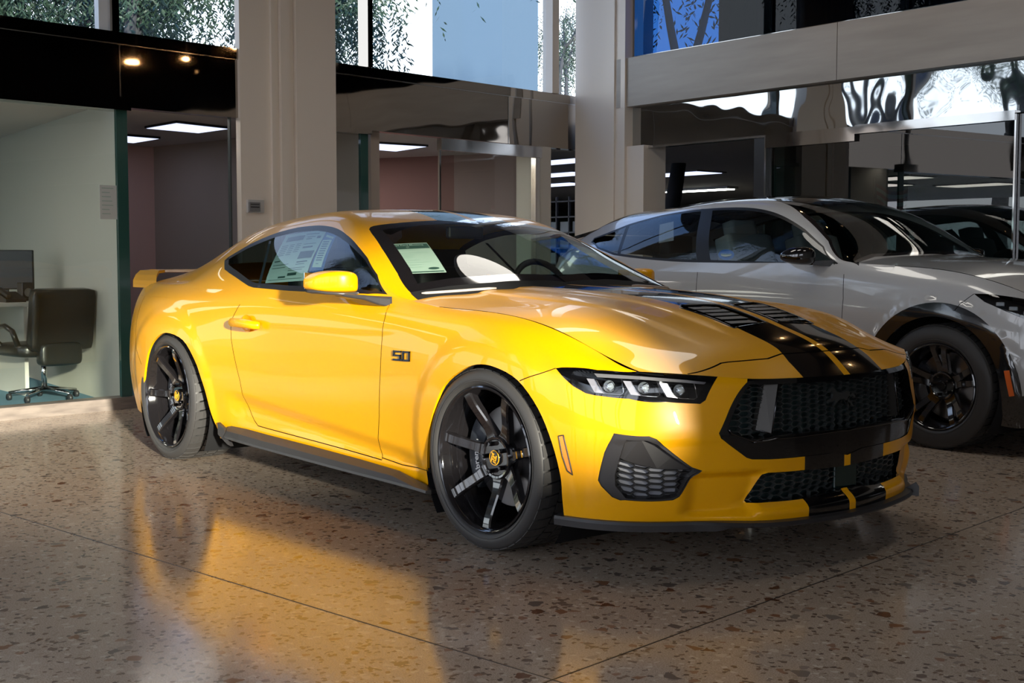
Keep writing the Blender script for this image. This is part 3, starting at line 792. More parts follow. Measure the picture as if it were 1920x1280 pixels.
car = empty('sports_coupe')
tag(car, 'yellow two-door sports coupe with black racing stripes, parked across the speckled floor', 'car')
spec = dict(bumper=('front_bumper', 'yellow', True), fender=('front_fender', 'yellow', False), door=('door', 'yellow', False),
            quarter=('rear_quarter', 'yellow', False), bumper_r=('rear_bumper', 'yellow', True), rocker=('rocker_panel', 'yellow', False), stripe_b=('racing_stripe', 'stripe', True, 'bumper'))
RB = emit(DB, spec, car)
tag(RB['stripe_b'], 'gloss black bumper stripe')
RH = emit(DH, dict(hood=('hood', 'yellow', True), nose=('nose_panel', 'yellow', True), stripe=('racing_stripe', 'stripe', True, 'hood')), car)
RU = emit(DU, dict(roof=('roof', 'yellow', True), stripe_r=('racing_stripe', 'stripe', True, 'roof'), glass_ws=('windshield', 'glass_ws', True), frit_ws=('windshield_border', 'frit', True, 'glass_ws'),
                   glass_bl=('rear_window', 'glass_dark', True), glass_side=('side_window', 'glass_side', False), trim_side=('window_trim', 'trim_black', False, 'glass_side'), cowl=('cowl', 'liner', True)), car)
ribs('panel_gap', [(BAND, s_[0]) for s_ in SEAMS_B]+[(HOOD, edgeH[0][0])], 'gap', car)
# window pillar divider on the side glass
for sg in (1, -1):
    q = UP.px([(505,452),(509,452),(488,539),(483,539)]); P = (UP(q)+UP.normal(q)*UP.sgn*.0015)*np.array([1, sg, 1.])
    meshobj('window_pillar', P, [(0, 1, 2, 3)], 'satin_black', RU['glass_side'][0 if sg == 1 else 1])
# wheel openings: return lip and dark liner
for A, nm in ((AR_F, 'f'), (AR_R, 'r')):
    loop = ARF if nm == 'f' else ARR
    uv = resample(loop, .02, False); P = BAND(uv)
    Q = P.copy(); Q[:, 1] += .012; Q2 = Q.copy(); c = np.array([A[0], 0, A[1]])
    for s_ in (1, -1):
        f_ = np.array([1, s_, 1.]); n = len(P)
        par = (RB['fender'] if nm == 'f' else RB['quarter'])[0 if s_ == 1 else 1]
        meshobj('arch_lip', np.concatenate([P, Q])*f_, [(i, i+1, n+i+1, n+i) for i in range(n-1)], 'yellow', par)
        Q3 = Q.copy(); Q3[:, 1] += .10; meshobj('arch_inner_edge', np.concatenate([Q, Q3])*f_, [(i, i+1, n+i+1, n+i) for i in range(n-1)], 'liner', par)
        m = MB(); R_ = A[2]+.035
        m.lathe([(R_, -.90), (R_, -.56), (.05, -.55)], (A[0], 0, A[1]), 56, 'y', a0=math.radians(-35), a1=math.radians(215))
        m.V = [(v[0], v[1]*s_, v[2]) for v in m.V]
        m.build('wheel_liner', 'liner', par, fix=False)
# under-body and inner blocks that close the shell
m = MB()
m.box((-1.35, 0, .235), (1.95, 1.64, .12)); m.box((-3.3, 0, .30), (.55, 1.3, .2)); m.box((.22, 0, .36), (.94, 1.06, .36)); m.box((-.2, 0, .62), (1.0, 1.02, .30)); m.box((-2.9, 0, .5), (1.2, 1.0, .55)); m.box((-1.3, 0, .17), (3.6, .5, .05))
m.box((-1.95, .80, .55), (.9, .04, .6)); m.box((-1.95, -.80, .55), (.9, .04, .6)); m.box((-1.1, .80, .55), (1.3, .04, .6)); m.box((-1.1, -.80, .55), (1.3, .04, .6))
m.build('underbody', 'liner', car)
# ---- grille
wall('grille_edge', BAND, GRI, .03, 'gloss_black', RB['bumper'], d=(-1, 0, 0))
bar = emit(shrink(DB, 'grille_bar', .004, (-1, 0, 0)), dict(grille_bar=('grille_surround', 'gloss_black', True)), car)['grille_bar']
wall('opening_edge', BAND, GRO, .07, 'gloss_black', bar, d=(-1, 0, 0), dep0=.003)
hexmesh('honeycomb_mesh', BAND, GRO, .040, 'mesh_black', bar, pu=.046, pv=.0275, w=.0035, th=.016, u_org=UC, v_org=gz[1,1])
emit(shrink(DB, 'grille_open', .085, (-1, 0, 0)), dict(grille_open=('radiator', 'radiator', True)), car)
# slim bright rail on top of the lower bar
q = BAND.px([(1412,829),(1440,826),(1456,822),(1500,818),(1539,812.5),(1575,807)]); q = np.concatenate([q, [[UC, BAND.sy([(0,.472)])[0,1]]]])
P = BAND(resample(q, .02)); P[:, 0] += .002
MBr = MB(); full = list(P)+[p*FL for p in P[::-1][1:]]
MBr.tube(full, .0035, 6); MBr.build('grille_rail', 'dark_chrome', bar)
# vertical blades inside the grille
for sg in (1, -1):
    q = BAND.px([(1451,721),(1464,717),(1451,814),(1435,808)]); A = BAND(q)
    A = A*np.array([1, sg, 1.]); B = A.copy(); A[:, 0] -= .012; B[:, 0] -= .06; A[0, 0] -= .03; A[3, 0] -= .03
    V = np.concatenate([A, B]); Fc = [(0, 1, 2, 3), (4, 7, 6, 5), (0, 4, 5, 1), (1, 5, 6, 2), (2, 6, 7, 3), (3, 7, 4, 0)]
    meshobj('grille_blade', V, Fc, 'satin_silver', bar)
    m = MB(); m.tube([A[1]+np.array([.004, 0, 0]), A[2]+np.array([.004, 0, 0])], .0022, 6); m.tube([A[2]+np.array([.004, 0, 0]), A[3]+np.array([.02, 0, 0])], .0022, 6)
    q = BAND.px([(1366,805),(1371,813),(1410,827),(1428,826)]); L_ = BAND(resample(q, .02))*np.array([1, sg, 1.]); m.tube([p+np.array([.003, 0, 0]) for p in L_], .0028, 6)
    m.build('blade_trim', 'dark_chrome', bar)
# running horse-like badge : a generic galloping animal silhouette in dark chrome
hp = [(-.060,.008),(-.050,.022),(-.030,.024),(0,.020),(.025,.026),(.040,.040),(.052,.046),(.066,.036),(.072,.026),(.064,.024),(.054,.030),(.046,.018),(.050,.004),(.072,-.004),(.076,-.014),(.066,-.010),(.046,-.008),(.030,-.004),(.034,-.016),(.050,-.030),(.042,-.032),(.022,-.014),(.004,-.004),(-.020,-.004),(-.036,-.016),(-.058,-.022),(-.074,-.036),(-.080,-.034),(-.064,-.014),(-.046,-.006),(-.044,-.018),(-.056,-.036),(-.048,-.038),(-.034,-.014),(-.050,.006),(-.070,.006),(-.085,-.006),(-.088,.004),(-.074,.016)]
m = MB(); m.prism(hp, .906, .914, lambda a, b, h: (h, -a, .586+b)); m.build('horse_badge', 'badge_dark', bar)
# ---- lower grille
wall('lower_grille_edge', BAND, LGR, .075, 'gloss_black', RB['bumper'], d=(-1, 0, 0))
lgm = hexmesh('lower_grille', BAND, LGR, .030, 'mesh_black', car, pu=.046, pv=.027, w=.0035, th=.014, u_org=UC, v_org=zt[1,1])
emit(shrink(DB, 'lower_grille', .07, (-1, 0, 0)), dict(lower_grille=('grille_backing', 'radiator', True)), lgm)
m = MB(); m.box((.912, 0.035, .302), (.012, .135, .085), bev=.004); m.build('sensor_panel', 'sensor', lgm)
# ---- side intakes
IP = emit(shrink(DB, 'intake', .006), dict(intake=('side_intake', 'satin_black', False)), car)['intake']
wall('intake_edge', BAND, INT, .012, 'satin_black', IP, d=None)
wall('intake_wall', BAND, IPO, .055, 'satin_black', IP, dep0=.005)
emit(shrink(DB, 'intake_open', .052), dict(intake_open=('intake_backing', 'intake_grey', False)), None) if False else None
iu = BAND.px([(1167,866),(1298,884),(1312,884),(1272,929),(1260,935),(1173,935),(1153,911),(1152,895)])
iup = BAND.px([(1174,826),(1214,827),(1234,835),(1296,878),(1298,884),(1167,866),(1160,862)])
nI = BAND.normal(np.array([IPO.mean(0)]))[0]*BAND.sgn
for sg in (1, -1):
    f_ = np.array([1, sg, 1.]); par = IP[0 if sg == 1 else 1]
    V, f, N = DB['intake_open']; meshobj('intake_backing', (V-N*.045)*f_, f if sg == 1 else f[:, ::-1], 'intake_grey', par)
    up_ = resample(iup, .03, True); P = (BAND(up_)-BAND.normal(up_)*BAND.sgn*.028)*f_
    P2 = (BAND(up_)-BAND.normal(up_)*BAND.sgn*.044)*f_; n = len(P)
    meshobj('intake_blanking_plate', np.concatenate([P, P2]), [tuple(range(n))]+[(i, (i+1) % n, n+(i+1) % n, n+i) for i in range(n)], 'satin_black', par)
hx_ = hexmesh('intake_mesh', BAND, iu, .024, 'mesh_dark', IP, pu=.050, pv=.0285, w=.006, th=.014, d=tuple(-nI))
# ---- headlights
for sg in (1, -1):
    f_ = np.array([1, sg, 1.]); V, f, N = DB['headlight']; ff = f if sg == 1 else f[:, ::-1]
    hl = meshobj('headlight', (V-N*.050)*f_, ff, 'gloss_black', car, N*f_)
    meshobj('lens', (V+N*.001)*f_, ff, 'glass_clear', hl, N*f_)
    def hp_(pts, d): q = BAND.px(pts); return (BAND(q)-BAND.normal(q)*BAND.sgn*d)*f_
    uv = resample(HL, .02, True); P = BAND(uv)*f_; Q = (BAND(uv)-BAND.normal(uv)*BAND.sgn*.052)*f_; n = len(P)
    meshobj('housing_wall', np.concatenate([P, Q]), [(i, (i+1) % n, n+(i+1) % n, n+i) for i in range(n)], 'gloss_black', hl)
    for k in range(3):
        dx, dy = (0, 69, 139)[k], (0, 4.5, 9)[k]
        o_ = lambda L: [(a+dx, b+dy) for a, b in L]
        A = hp_(o_([(1098,708),(1114,709),(1124,729),(1138,738),(1113,735)]), .008); B = hp_(o_([(1098,708),(1114,709),(1124,729),(1138,738),(1113,735)]), .03)
        meshobj('light_bar', np.concatenate([A, B]), [(0, 1, 2, 3, 4)]+[(i, (i+1) % 5, 5+(i+1) % 5, 5+i) for i in range(5)], 'light_pipe', hl)
        m = MB(); m.tube(list(hp_(o_([(1114,709),(1124,729),(1135,737.5),(1163,739.5),(1169,736),(1164,709)]), .007)), .0020, 6); m.build('light_tube', 'chrome', hl)
        c = hp_(o_([(1140,722)]), .022)[0]; nn = Vector(nI*f_)
        m = MB(); m.lathe([(.0, .012), (.008, .010), (.013, .004), (.016, -.004), (.020, -.012)], (0, 0, 0), 20, 'z')
        R_ = Vector((0, 0, 1)).rotation_difference(Vector((.85, -.5*sg, .05)).normalized()).to_matrix()
        m.V = [tuple(R_@Vector(v)+Vector(c)) for v in m.V]; m.build('projector', 'glass_bulb', hl)
        m = MB(); rr = .0165
        for a in range(4):
            t = math.radians(45+90*a); p0 = R_@Vector((rr*math.cos(t), rr*math.sin(t), .006))+Vector(c); p1 = R_@Vector((rr*math.cos(t+math.pi/2), rr*math.sin(t+math.pi/2), .006))+Vector(c)
            m.tube([p0, p1], .002, 6)
        m.build('projector_bezel', 'chrome', hl)
    A = hp_([(1112,697.5),(1200,703.5),(1290,710.5),(1326,714.5),(1322,719),(1288,716),(1200,710),(1118,705)], .010)
    meshobj('upper_light_strip', np.concatenate([A]), [tuple(range(8))], 'strip_grey', hl)
    V, f, N = DB['marker']; mk = meshobj('side_marker', (V+N*.001)*f_, f if sg == 1 else f[:, ::-1], 'amber', car, N*f_)
    uv = resample(MRK, .01, True); P = BAND(uv)+BAND.normal(uv)*BAND.sgn*.0015; m = MB(); m.tube([p*f_ for p in P]+[P[0]*f_], .0022, 6, cap=False); m.build('marker_bezel', 'satin_black', mk)
# ---- hood vent
hv_ = None
for sg in (1, -1):
    f_ = np.array([1, sg, 1.]); V, f, N = DH['vent']; ff = f if sg == 1 else f[:, ::-1]
    v0 = meshobj('hood_vent', (V-N*.012)*f_, ff, 'gloss_black', RH['hood'], N*f_)
    for k in range(5):
        x = .57-.045*k; P0 = HOOD(HOOD.xy([(x, -.07), (x, -.225)]))
        m = MB(); a, b = P0*f_; m.box(tuple((a+b)/2+np.array([0, 0, -.002])), (.034, .155, .005), Matrix.Rotation(math.radians(12), 3, 'Y')); m.build('vent_louver', 'gloss_black', v0)
uvv = resample(VENT, .02, True); P = HOOD(uvv)
for sg in (1, -1):
    m = MB(); m.tube([(p[0], p[1]*sg, p[2]) for p in P]+[(P[0][0], P[0][1]*sg, P[0][2])], .004, 6, cap=False); m.build('vent_rim', 'gloss_black', RH['hood'])
# ---- splitter
us = np.linspace(HL[0,0]+.0, UC, 60)
q0 = np.stack([us, np.full(60, BAND.v0)], 1); P0 = BAND(q0); N0 = BAND.normal(q0+[0, .05])*BAND.sgn; N0[:, 2] = 0; N0 /= np.linalg.norm(N0, axis=1, keepdims=True)
s_ = abs(P0[:, 1]); out_ = .018+.016*smoothstep(.62, .52, s_); dz = -.016*smoothstep(.52, .58, s_)
secs = []
for i in range(60):
    o_ = N0[i]*out_[i]; z_ = P0[i, 2]; b = P0[i]
    secs.append([(b[0]-.04*N0[i, 0], b[1]-.04*N0[i, 1], z_+.012), (b[0]+o_[0]*.8, b[1]+o_[1]*.8, z_+.004), (b[0]+o_[0], b[1]+o_[1], z_-.006), (b[0]+o_[0]*.9, b[1]+o_[1]*.9, z_-.012+dz[i]), (b[0]-.06*N0[i, 0], b[1]-.06*N0[i, 1], z_-.014+dz[i])])
sec2 = secs+[[(p[0], -p[1], p[2]) for p in s2] for s2 in secs[::-1][1:]]
def loft(secs, closed=True, caps=True):
    n = len(secs[0]); V = [p for s2 in secs for p in s2]; Fc = []
    for i in range(len(secs)-1):
        for j in range(n if closed else n-1): Fc.append((i*n+j, i*n+(j+1) % n, (i+1)*n+(j+1) % n, (i+1)*n+j))
    if caps: Fc += [tuple(range(n)), tuple(range((len(secs)-1)*n, len(secs)*n))]
    return V, Fc
V, Fc = loft(sec2); m = MB(); m.add(V, Fc); 
for sg in (1, -1):   # small upturned end fences
    i = 34; b = P0[i]; n_ = N0[i]
    a = [np.array([b[0], b[1], b[2]])+n_*.0, np.array([b[0], b[1], b[2]])+n_*.055, ]
    A = [(a[0][0], a[0][1], b[2]-.02), (a[1][0], a[1][1], b[2]-.024), (a[1][0], a[1][1], b[2]+.012), (a[1][0]-n_[0]*.012, a[1][1]-n_[1]*.012, b[2]+.03), (a[0][0], a[0][1], b[2]+.004)]
    t_ = np.array([-n_[1], n_[0]])*.012
    B = [(p[0]+t_[0], p[1]+t_[1], p[2]) for p in A]
    if sg == -1: A = [(p[0], -p[1], p[2]) for p in A]; B = [(p[0], -p[1], p[2]) for p in B]
    if sg == -1: m.add(A+B, [(0, 1, 2, 3, 4), (9, 8, 7, 6, 5)]+[(i_, (i_+1) % 5, 5+(i_+1) % 5, 5+i_) for i_ in range(5)])
m.build('front_splitter', 'satin_black', car)
# ---- side skirts
for sg in (1, -1):
    S_ = []
    for x, st, zt_, sb, zb in [(-2.13,.878,.245,.90,.203),(-2.06,.888,.25,.93,.197),(-1.9,.89,.252,.94,.196),(-1.7,.888,.246,.942,.192),(-1.3,.884,.238,.942,.186),(-.9,.884,.228,.94,.18),(-.6,.888,.218,.94,.178),(-.42,.892,.19,.942,.176),(-.345,.90,.178,.94,.172)]:
        S_.append([(x, -st*sg, zt_), (x, -(sb-.012)*sg, (zt_+zb)/2+.004), (x, -sb*sg, zb+.006), (x, -(sb+.002)*sg, zb-.004), (x, -(sb-.01)*sg, zb-.010), (x, -.84*sg, zb-.012)])
    V, Fc = loft(S_); m = MB(); m.add(V, Fc); m.build('side_skirt', 'satin_black', car)
    # small flick ahead of the rear wheel
    m = MB(); m.prism([(-2.16,.20),(-2.06,.16),(-2.02,.155),(-2.10,.24),(-2.16,.26)], -.915*sg, -.90*sg, lambda a, b, h: (a, h, b)); m.build('rear_wheel_flick', 'satin_black', car)
# ---- door mirrors
def sect(s, xf, xb, z0, z1, e=4.2, n=24):
    cx, cz, a, b = (xf+xb)/2, (z0+z1)/2, (xf-xb)/2, (z1-z0)/2; L = []
    for k in range(n):
        t = 2*math.pi*k/n; c, s2 = math.cos(t), math.sin(t)
        L.append((cx+a*math.copysign(abs(c)**(2/e), c), s, cz+b*math.copysign(abs(s2)**(2/e), s2)))
    return L
for sg in (1, -1):
    S_ = [sect(-s*sg, *a) for s, *a in [(.858,-.955,-.975,.962,.985),(.864,-.935,-1.0,.948,1.010),(.878,-.915,-1.03,.944,1.028),(.91,-.905,-1.055,.943,1.036),(.95,-.915,-1.08,.943,1.038),(.985,-.94,-1.10,.945,1.034),(1.012,-.985,-1.115,.950,1.022),(1.028,-1.03,-1.12,.957,1.005),(1.035,-1.07,-1.10,.968,.990)]]
    V, Fc = loft(S_); mir = meshobj('door_mirror', V, Fc, 'yellow', car, smooth=True)
    md = mir.modifiers.new('s', 'SUBSURF'); md.levels = md.render_levels = 2
    S_ = [sect(-s*sg, *a) for s, *a in [(.868,-.925,-1.01,.935,.947),(.90,-.912,-1.04,.930,.947),(.95,-.918,-1.075,.930,.947),(1.0,-.965,-1.10,.934,.950),(1.022,-1.02,-1.105,.942,.954)]]
    V, Fc = loft(S_); lo_ = meshobj('mirror_lower_shell', V, Fc, 'mirror_grey', mir, smooth=True)
    S_ = [[(xf, -s*sg, z0), (xb, -s*sg, z0), (xb, -s*sg, z1), (xf, -s*sg, z1)] for s, xf, xb, z0, z1 in [(.855,-.70,-.86,.885,.925),(.885,-.74,-.90,.895,.930),(.915,-.80,-.95,.915,.936),(.95,-.93,-1.0,.928,.940)]]
    V, Fc = loft(S_); st_ = meshobj('mirror_arm', V, Fc, 'mirror_grey', mir); md = st_.modifiers.new('b', 'BEVEL'); md.width = .006; md.segments = 2
    m = MB(); m.box((-1.118, -.955*sg, .992), (.004, .13, .07)); m.build('mirror_glass', 'chrome', mir)
    # door handle: grip bar over a recessed cup
    par = RB['door'][0 if sg == 1 else 1]
    m = MB(); pts = [(-1.985, -.912*sg, .772), (-1.95, -.938*sg, .776), (-1.88, -.948*sg, .777), (-1.80, -.948*sg, .776), (-1.735, -.936*sg, .772), (-1.712, -.915*sg, .770)]
    cr = crom(pts, 5); rad = [.012+.006*math.sin(math.pi*i/(len(cr)-1))**.5 for i in range(len(cr))]
    m.tube(list(cr), rad, 12); m.V = [(v[0], v[1], .775+(v[2]-.775)*1.25) for v in m.V]; m.build('door_handle', 'yellow', par)
    m = MB(); m.lathe([(.0, .0), (.03, .002), (.042, .008), (.046, .012)], (0, 0, 0), 24, 'y'); m.V = [(v[0]*1.2-1.845, (-.909+v[1]*-.3)*sg, v[2]*.9+.775) for v in m.V]; m.build('handle_cup', 'yellow', par)
    # engine badge
    P4 = [(-.600,-.9295,.717),(-.468,-.9335,.720),(-.468,-.9340,.678),(-.600,-.930,.675)]
    q = BAND.xz([(p[0], p[2]) for p in P4]); B4 = BAND(q)+BAND.normal(q)*BAND.sgn*.004
    def fm(ab, B4=B4, sg=sg):
        ab = np.atleast_2d(ab); a, b = ab[:, :1], ab[:, 1:]
        if sg == -1: a = 1-a
        return ((B4[0]*(1-a)+B4[1]*a)*(1-b)+(B4[3]*(1-a)+B4[2]*a)*b)*np.array([1, sg, 1.])
    V = []; Fc = []
    def strokes(L, w):
        for x0, y0, x1, y1 in L:
            b_ = len(V); x0, x1, y0, y1 = x0-w, x1+w, y0-w*2.4, y1+w*2.4
            g = fm(np.array([(x0, y0), (x1, y0), (x1, y1), (x0, y1)])); bb = g+np.array([0, .006*sg, 0])
            g = g+np.array([0, -.002*sg, 0])
            for p in list(g)+list(bb): V.append(p)
            Fc.extend([(b_, b_+1, b_+2, b_+3)]+[(b_+i, b_+(i+1) % 4, b_+4+(i+1) % 4, b_+4+i) for i in range(4)])
    strokes([(.06,.1,.44,.1),(.06,.1,.06,.45),(.06,.48,.42,.48),(.42,.48,.42,.9),(.06,.9,.42,.9),(.50,.9,.52,.9),(.60,.1,.94,.1),(.60,.1,.60,.9),(.94,.1,.94,.9),(.60,.9,.94,.9)], .035)
    meshobj('engine_badge', V, Fc, 'gloss_black', RB['fender'][0 if sg == 1 else 1])
# ---- rear spoiler
m = MB()
bl = [(-3.74,1.004),(-3.66,1.018),(-3.56,1.016),(-3.50,1.002),(-3.56,.998),(-3.66,.998)]
S_ = []
for s in np.linspace(-.60, .60, 13): S_.append([(x+.04*(1-(s/.6)**2)*-1+.02, s, z+.0*s) for x, z in bl])
V, Fc = loft(S_); m.add(V, Fc)
for sg in (1, -1):
    S_ = [[(x+.02, -s*sg, z0) for x, z0 in [(a, z+.012), (b, z+.012), (b, z-.004), (a, z-.004)]] for s, a, b, z in [(.58,-3.74,-3.50,1.004),(.635,-3.73,-3.46,1.000),(.668,-3.72,-3.42,.975),(.69,-3.71,-3.38,.942),(.695,-3.70,-3.36,.915)]]
    V, Fc = loft(S_); m.add(V, Fc)
m.build('rear_spoiler', 'yellow', car)
# ---- wipers
for (a, b, c) in [((-.67,-.50,.975), (-.63,-.30,.985), (-.60,-.12,.990)), ((-.66,.10,.995), (-.64,.35,.990), (-.67,.60,.972))]:
    m = MB(); m.tube([a, b, c], [.006, .007, .008], 8); m.box(tuple(c), (.05, .06, .016), bev=.006); m.build('wiper', 'satin_black', car)
cs_ = crom(UP.px([(790,551.5),(830,549),(872,546),(930,542)]), 4); P = UP(cs_)+UP.normal(cs_)*UP.sgn*.005
for sg in (1, -1):
    m = MB(); m.tube([p*np.array([1, sg, 1.]) for p in P], [.003]+[.006]*(len(P)-2)+[.004], 8); m.build('cowl_strip', 'cowl_grey', car)
# ---- paper sheets inside the glass
fm = quadmap(UP, [(536,440),(612,431),(571,525),(496,530)], -.004)
st = plate(fm, [(0,0,1,1)], 'price_sticker', 'paper_side', car); tag(st, 'printed white price sheet inside the side window')
fm2 = quadmap(UP, [(536,440),(612,431),(571,525),(496,530)], -.0025)
L_ = [(.10,.075,.52,.17),(.54,.06,.86,.075)]+[(.06+.0*i,.24+.035*i,.22,.250+.035*i) for i in range(6)]+[(.26,.24+.035*i,.38,.250+.035*i) for i in range(6)]+[(.42,.24+.035*i,.54,.250+.035*i) for i in range(5)]
L_ += [(.60,.12,.80,.135),(.60,.16,.74,.175),(.85,.12,.94,.17),(.60,.26,.90,.27),(.62,.31,.86,.34),(.62,.40,.96,.53),(.64,.58,.90,.60),(.64,.63,.85,.64),(.06,.52,.2,.54),(.06,.60,.45,.61),(.06,.66,.4,.67),(.30,.86,.48,.90),(.52,.80,.74,.86),(.06,.93,.9,.94),(.5,.70,.9,.71),(.5,.74,.85,.75)]
plate(fm2, L_, 'printed_lines', 'ink_green', st, n=2)
fb = quadmap(UP, [(613,431),(631,438),(604,512),(577,516)], -.003)
bs = plate(fb, [(0,0,1,1)], 'blue_window_strip', 'blue_card', car)
fb2 = quadmap(UP, [(604.6,449.4),(621.8,449),(601.7,500.5),(584.5,500.5)], -.002)
plate(fb2, [(0,0,1,1)], 'strip_text_panel', 'paper_side', bs); fb3 = quadmap(UP, [(604.6,449.4),(621.8,449),(601.7,500.5),(584.5,500.5)], -.001)
plate(fb3, [(.18,.06+.082*i,.82,.095+.082*i) for i in range(9)]+[(.3,.86,.6,.88)], 'strip_text', 'ink_blue', bs, n=1)
plate(fb, [(.18,.16,.78,.19),(.1,.20,.9,.215)] if False else [(.15,.10,.85,.15)], 'strip_heading', 'paper_side', bs, n=1)
fw = quadmap(UP, [(720,457),(800,453.3),(837.7,508.8),(753.8,511.9)], -.004)
ws_ = plate(fw, [(0,0,1,1)], 'info_sheet', 'paper_ws', car); tag(ws_, 'white information sheet behind the windshield')
fw2 = quadmap(UP, [(720,457),(800,453.3),(837.7,508.8),(753.8,511.9)], -.0028)
plate(fw2, [(.01,.03,.985,.20),(.02,.945,.97,.975)], 'sheet_banner', 'ink_green', ws_)
fw3 = quadmap(UP, [(720,457),(800,453.3),(837.7,508.8),(753.8,511.9)], -.0016)
text_on('2024 Ford Mustang', fw3, (.14,.055,.88,.115), 'sheet_title', 'paper_ws', ws_, .01)
text_on('GT', fw3, (.46,.13,.54,.18), 'sheet_title', 'paper_ws', ws_, .01)
plate(fw3, [(.10,.24,.75,.25),(.18,.34,.86,.35),(.20,.40,.55,.41),(.20,.45,.50,.46),(.20,.50,.48,.51),(.20,.58,.60,.59),(.20,.66,.80,.67),(.20,.73,.60,.74),(.18,.81,.58,.82)], 'sheet_lines', 'ink_faint', ws_, n=1)
a_ = np.linspace(0, 2*math.pi, 20, endpoint=False); P = fw3(np.stack([.80+.11*np.cos(a_), .87+.035*np.sin(a_)], 1)); meshobj('sheet_oval_logo', P, [tuple(range(20))], 'ink_green', ws_)
P = fw3(np.stack([.12+.05*np.cos(a_), .89+.035*np.sin(a_)], 1)); meshobj('sheet_round_logo', P, [tuple(range(20))], 'ink_green', ws_)
# ---- cabin
def softbox(name, c, d, mt, par, R=None, sub=2, cr=.6):
    bm = bmesh.new(); bmesh.ops.create_cube(bm, size=1)
    me = bpy.data.meshes.new(name)
    for v in bm.verts: v.co = Vector((v.co.x*d[0], v.co.y*d[1], v.co.z*d[2]))
    if R is not None: bmesh.ops.rotate(bm, verts=bm.verts, cent=(0, 0, 0), matrix=R)
    bmesh.ops.translate(bm, verts=bm.verts, vec=Vector(c)); 
    ly = bm.edges.layers.float.new('crease_edge')
    for e in bm.edges: e[ly] = cr
    bm.to_mesh(me); bm.free(); me.materials.append(MAT[mt]); me.polygons.foreach_set('use_smooth', [True]*6)
    o = bpy.data.objects.new(name, me); COL.objects.link(o); o.parent = par
    md = o.modifiers.new('s', 'SUBSURF'); md.levels = md.render_levels = sub+1
    return o
def seat(par, x, y, mt='cabin', z=.0, pre='front_seat'):
    s0_ = softbox(pre, (x, y, .42+z), (.52, .50, .18), mt, par)
    softbox('backrest', (x-.30, y, .74+z), (.14, .48, .60), mt, s0_, Matrix.Rotation(math.radians(-18), 3, 'Y'))
    softbox('headrest', (x-.41, y, 1.05+z), (.10, .26, .16), mt, s0_, Matrix.Rotation(math.radians(-15), 3, 'Y'))
    return s0_
for y in (-.37, .37): seat(car, -1.55, y)
softbox('rear_seat', (-2.25, 0, .60), (.5, 1.1, .5), 'cabin', car)
softbox('dashboard', (-.84, 0, .835), (.42, 1.42, .20), 'cabin', car, cr=.8)
softbox('center_display', (-.97, .20, .95), (.03, .62, .12), 'screen', car, cr=.9)
m = MB(); m.lathe([(.185+.016*math.cos(t), .016*math.sin(t)) for t in np.linspace(0, 2*math.pi, 10, endpoint=False)], (0, 0, 0), 32, 'x', close=True); m.box((0, 0, 0), (.03, .34, .04), bev=.01); m.box((0, 0, -.08), (.03, .05, .17), bev=.01)
R_ = Matrix.Rotation(math.radians(-22), 3, 'Y'); m.V = [tuple(R_@Vector(v)+Vector((-1.13, .37, .90))) for v in m.V]; m.build('steering_wheel', 'cabin', car)
m = MB(); m.box((-1.9, 0, .31), (2.2, 1.5, .03)); m.box((-2.62, 0, .60), (.05, 1.2, .6)); m.build('cabin_floor', 'cabin', car)
m = MB(); m.box((-1.30, 0, 1.215), (.03, .22, .06), bev=.01); m.build('rear_view_mirror', 'satin_black', car)
P = []; 
# headliner just under the roof skin
uvh = np.array([[u, v] for u in np.linspace(UP.xy([(-2.5, -.3)])[0,0], UP.xy([(-1.27, -.3)])[0,0], 14) for v in np.linspace(UP.cv[5], UP.v1, 10)])
Ph = UP(uvh)-UP.normal(uvh)*UP.sgn*.03
Fh = [(i*10+j, i*10+j+1, (i+1)*10+j+1, (i+1)*10+j) for i in range(13) for j in range(9)]
n = len(Ph); meshobj('headliner', np.concatenate([Ph, Ph*FL]), Fh+[tuple(k+n for k in f) for f in Fh], 'cabin', car)
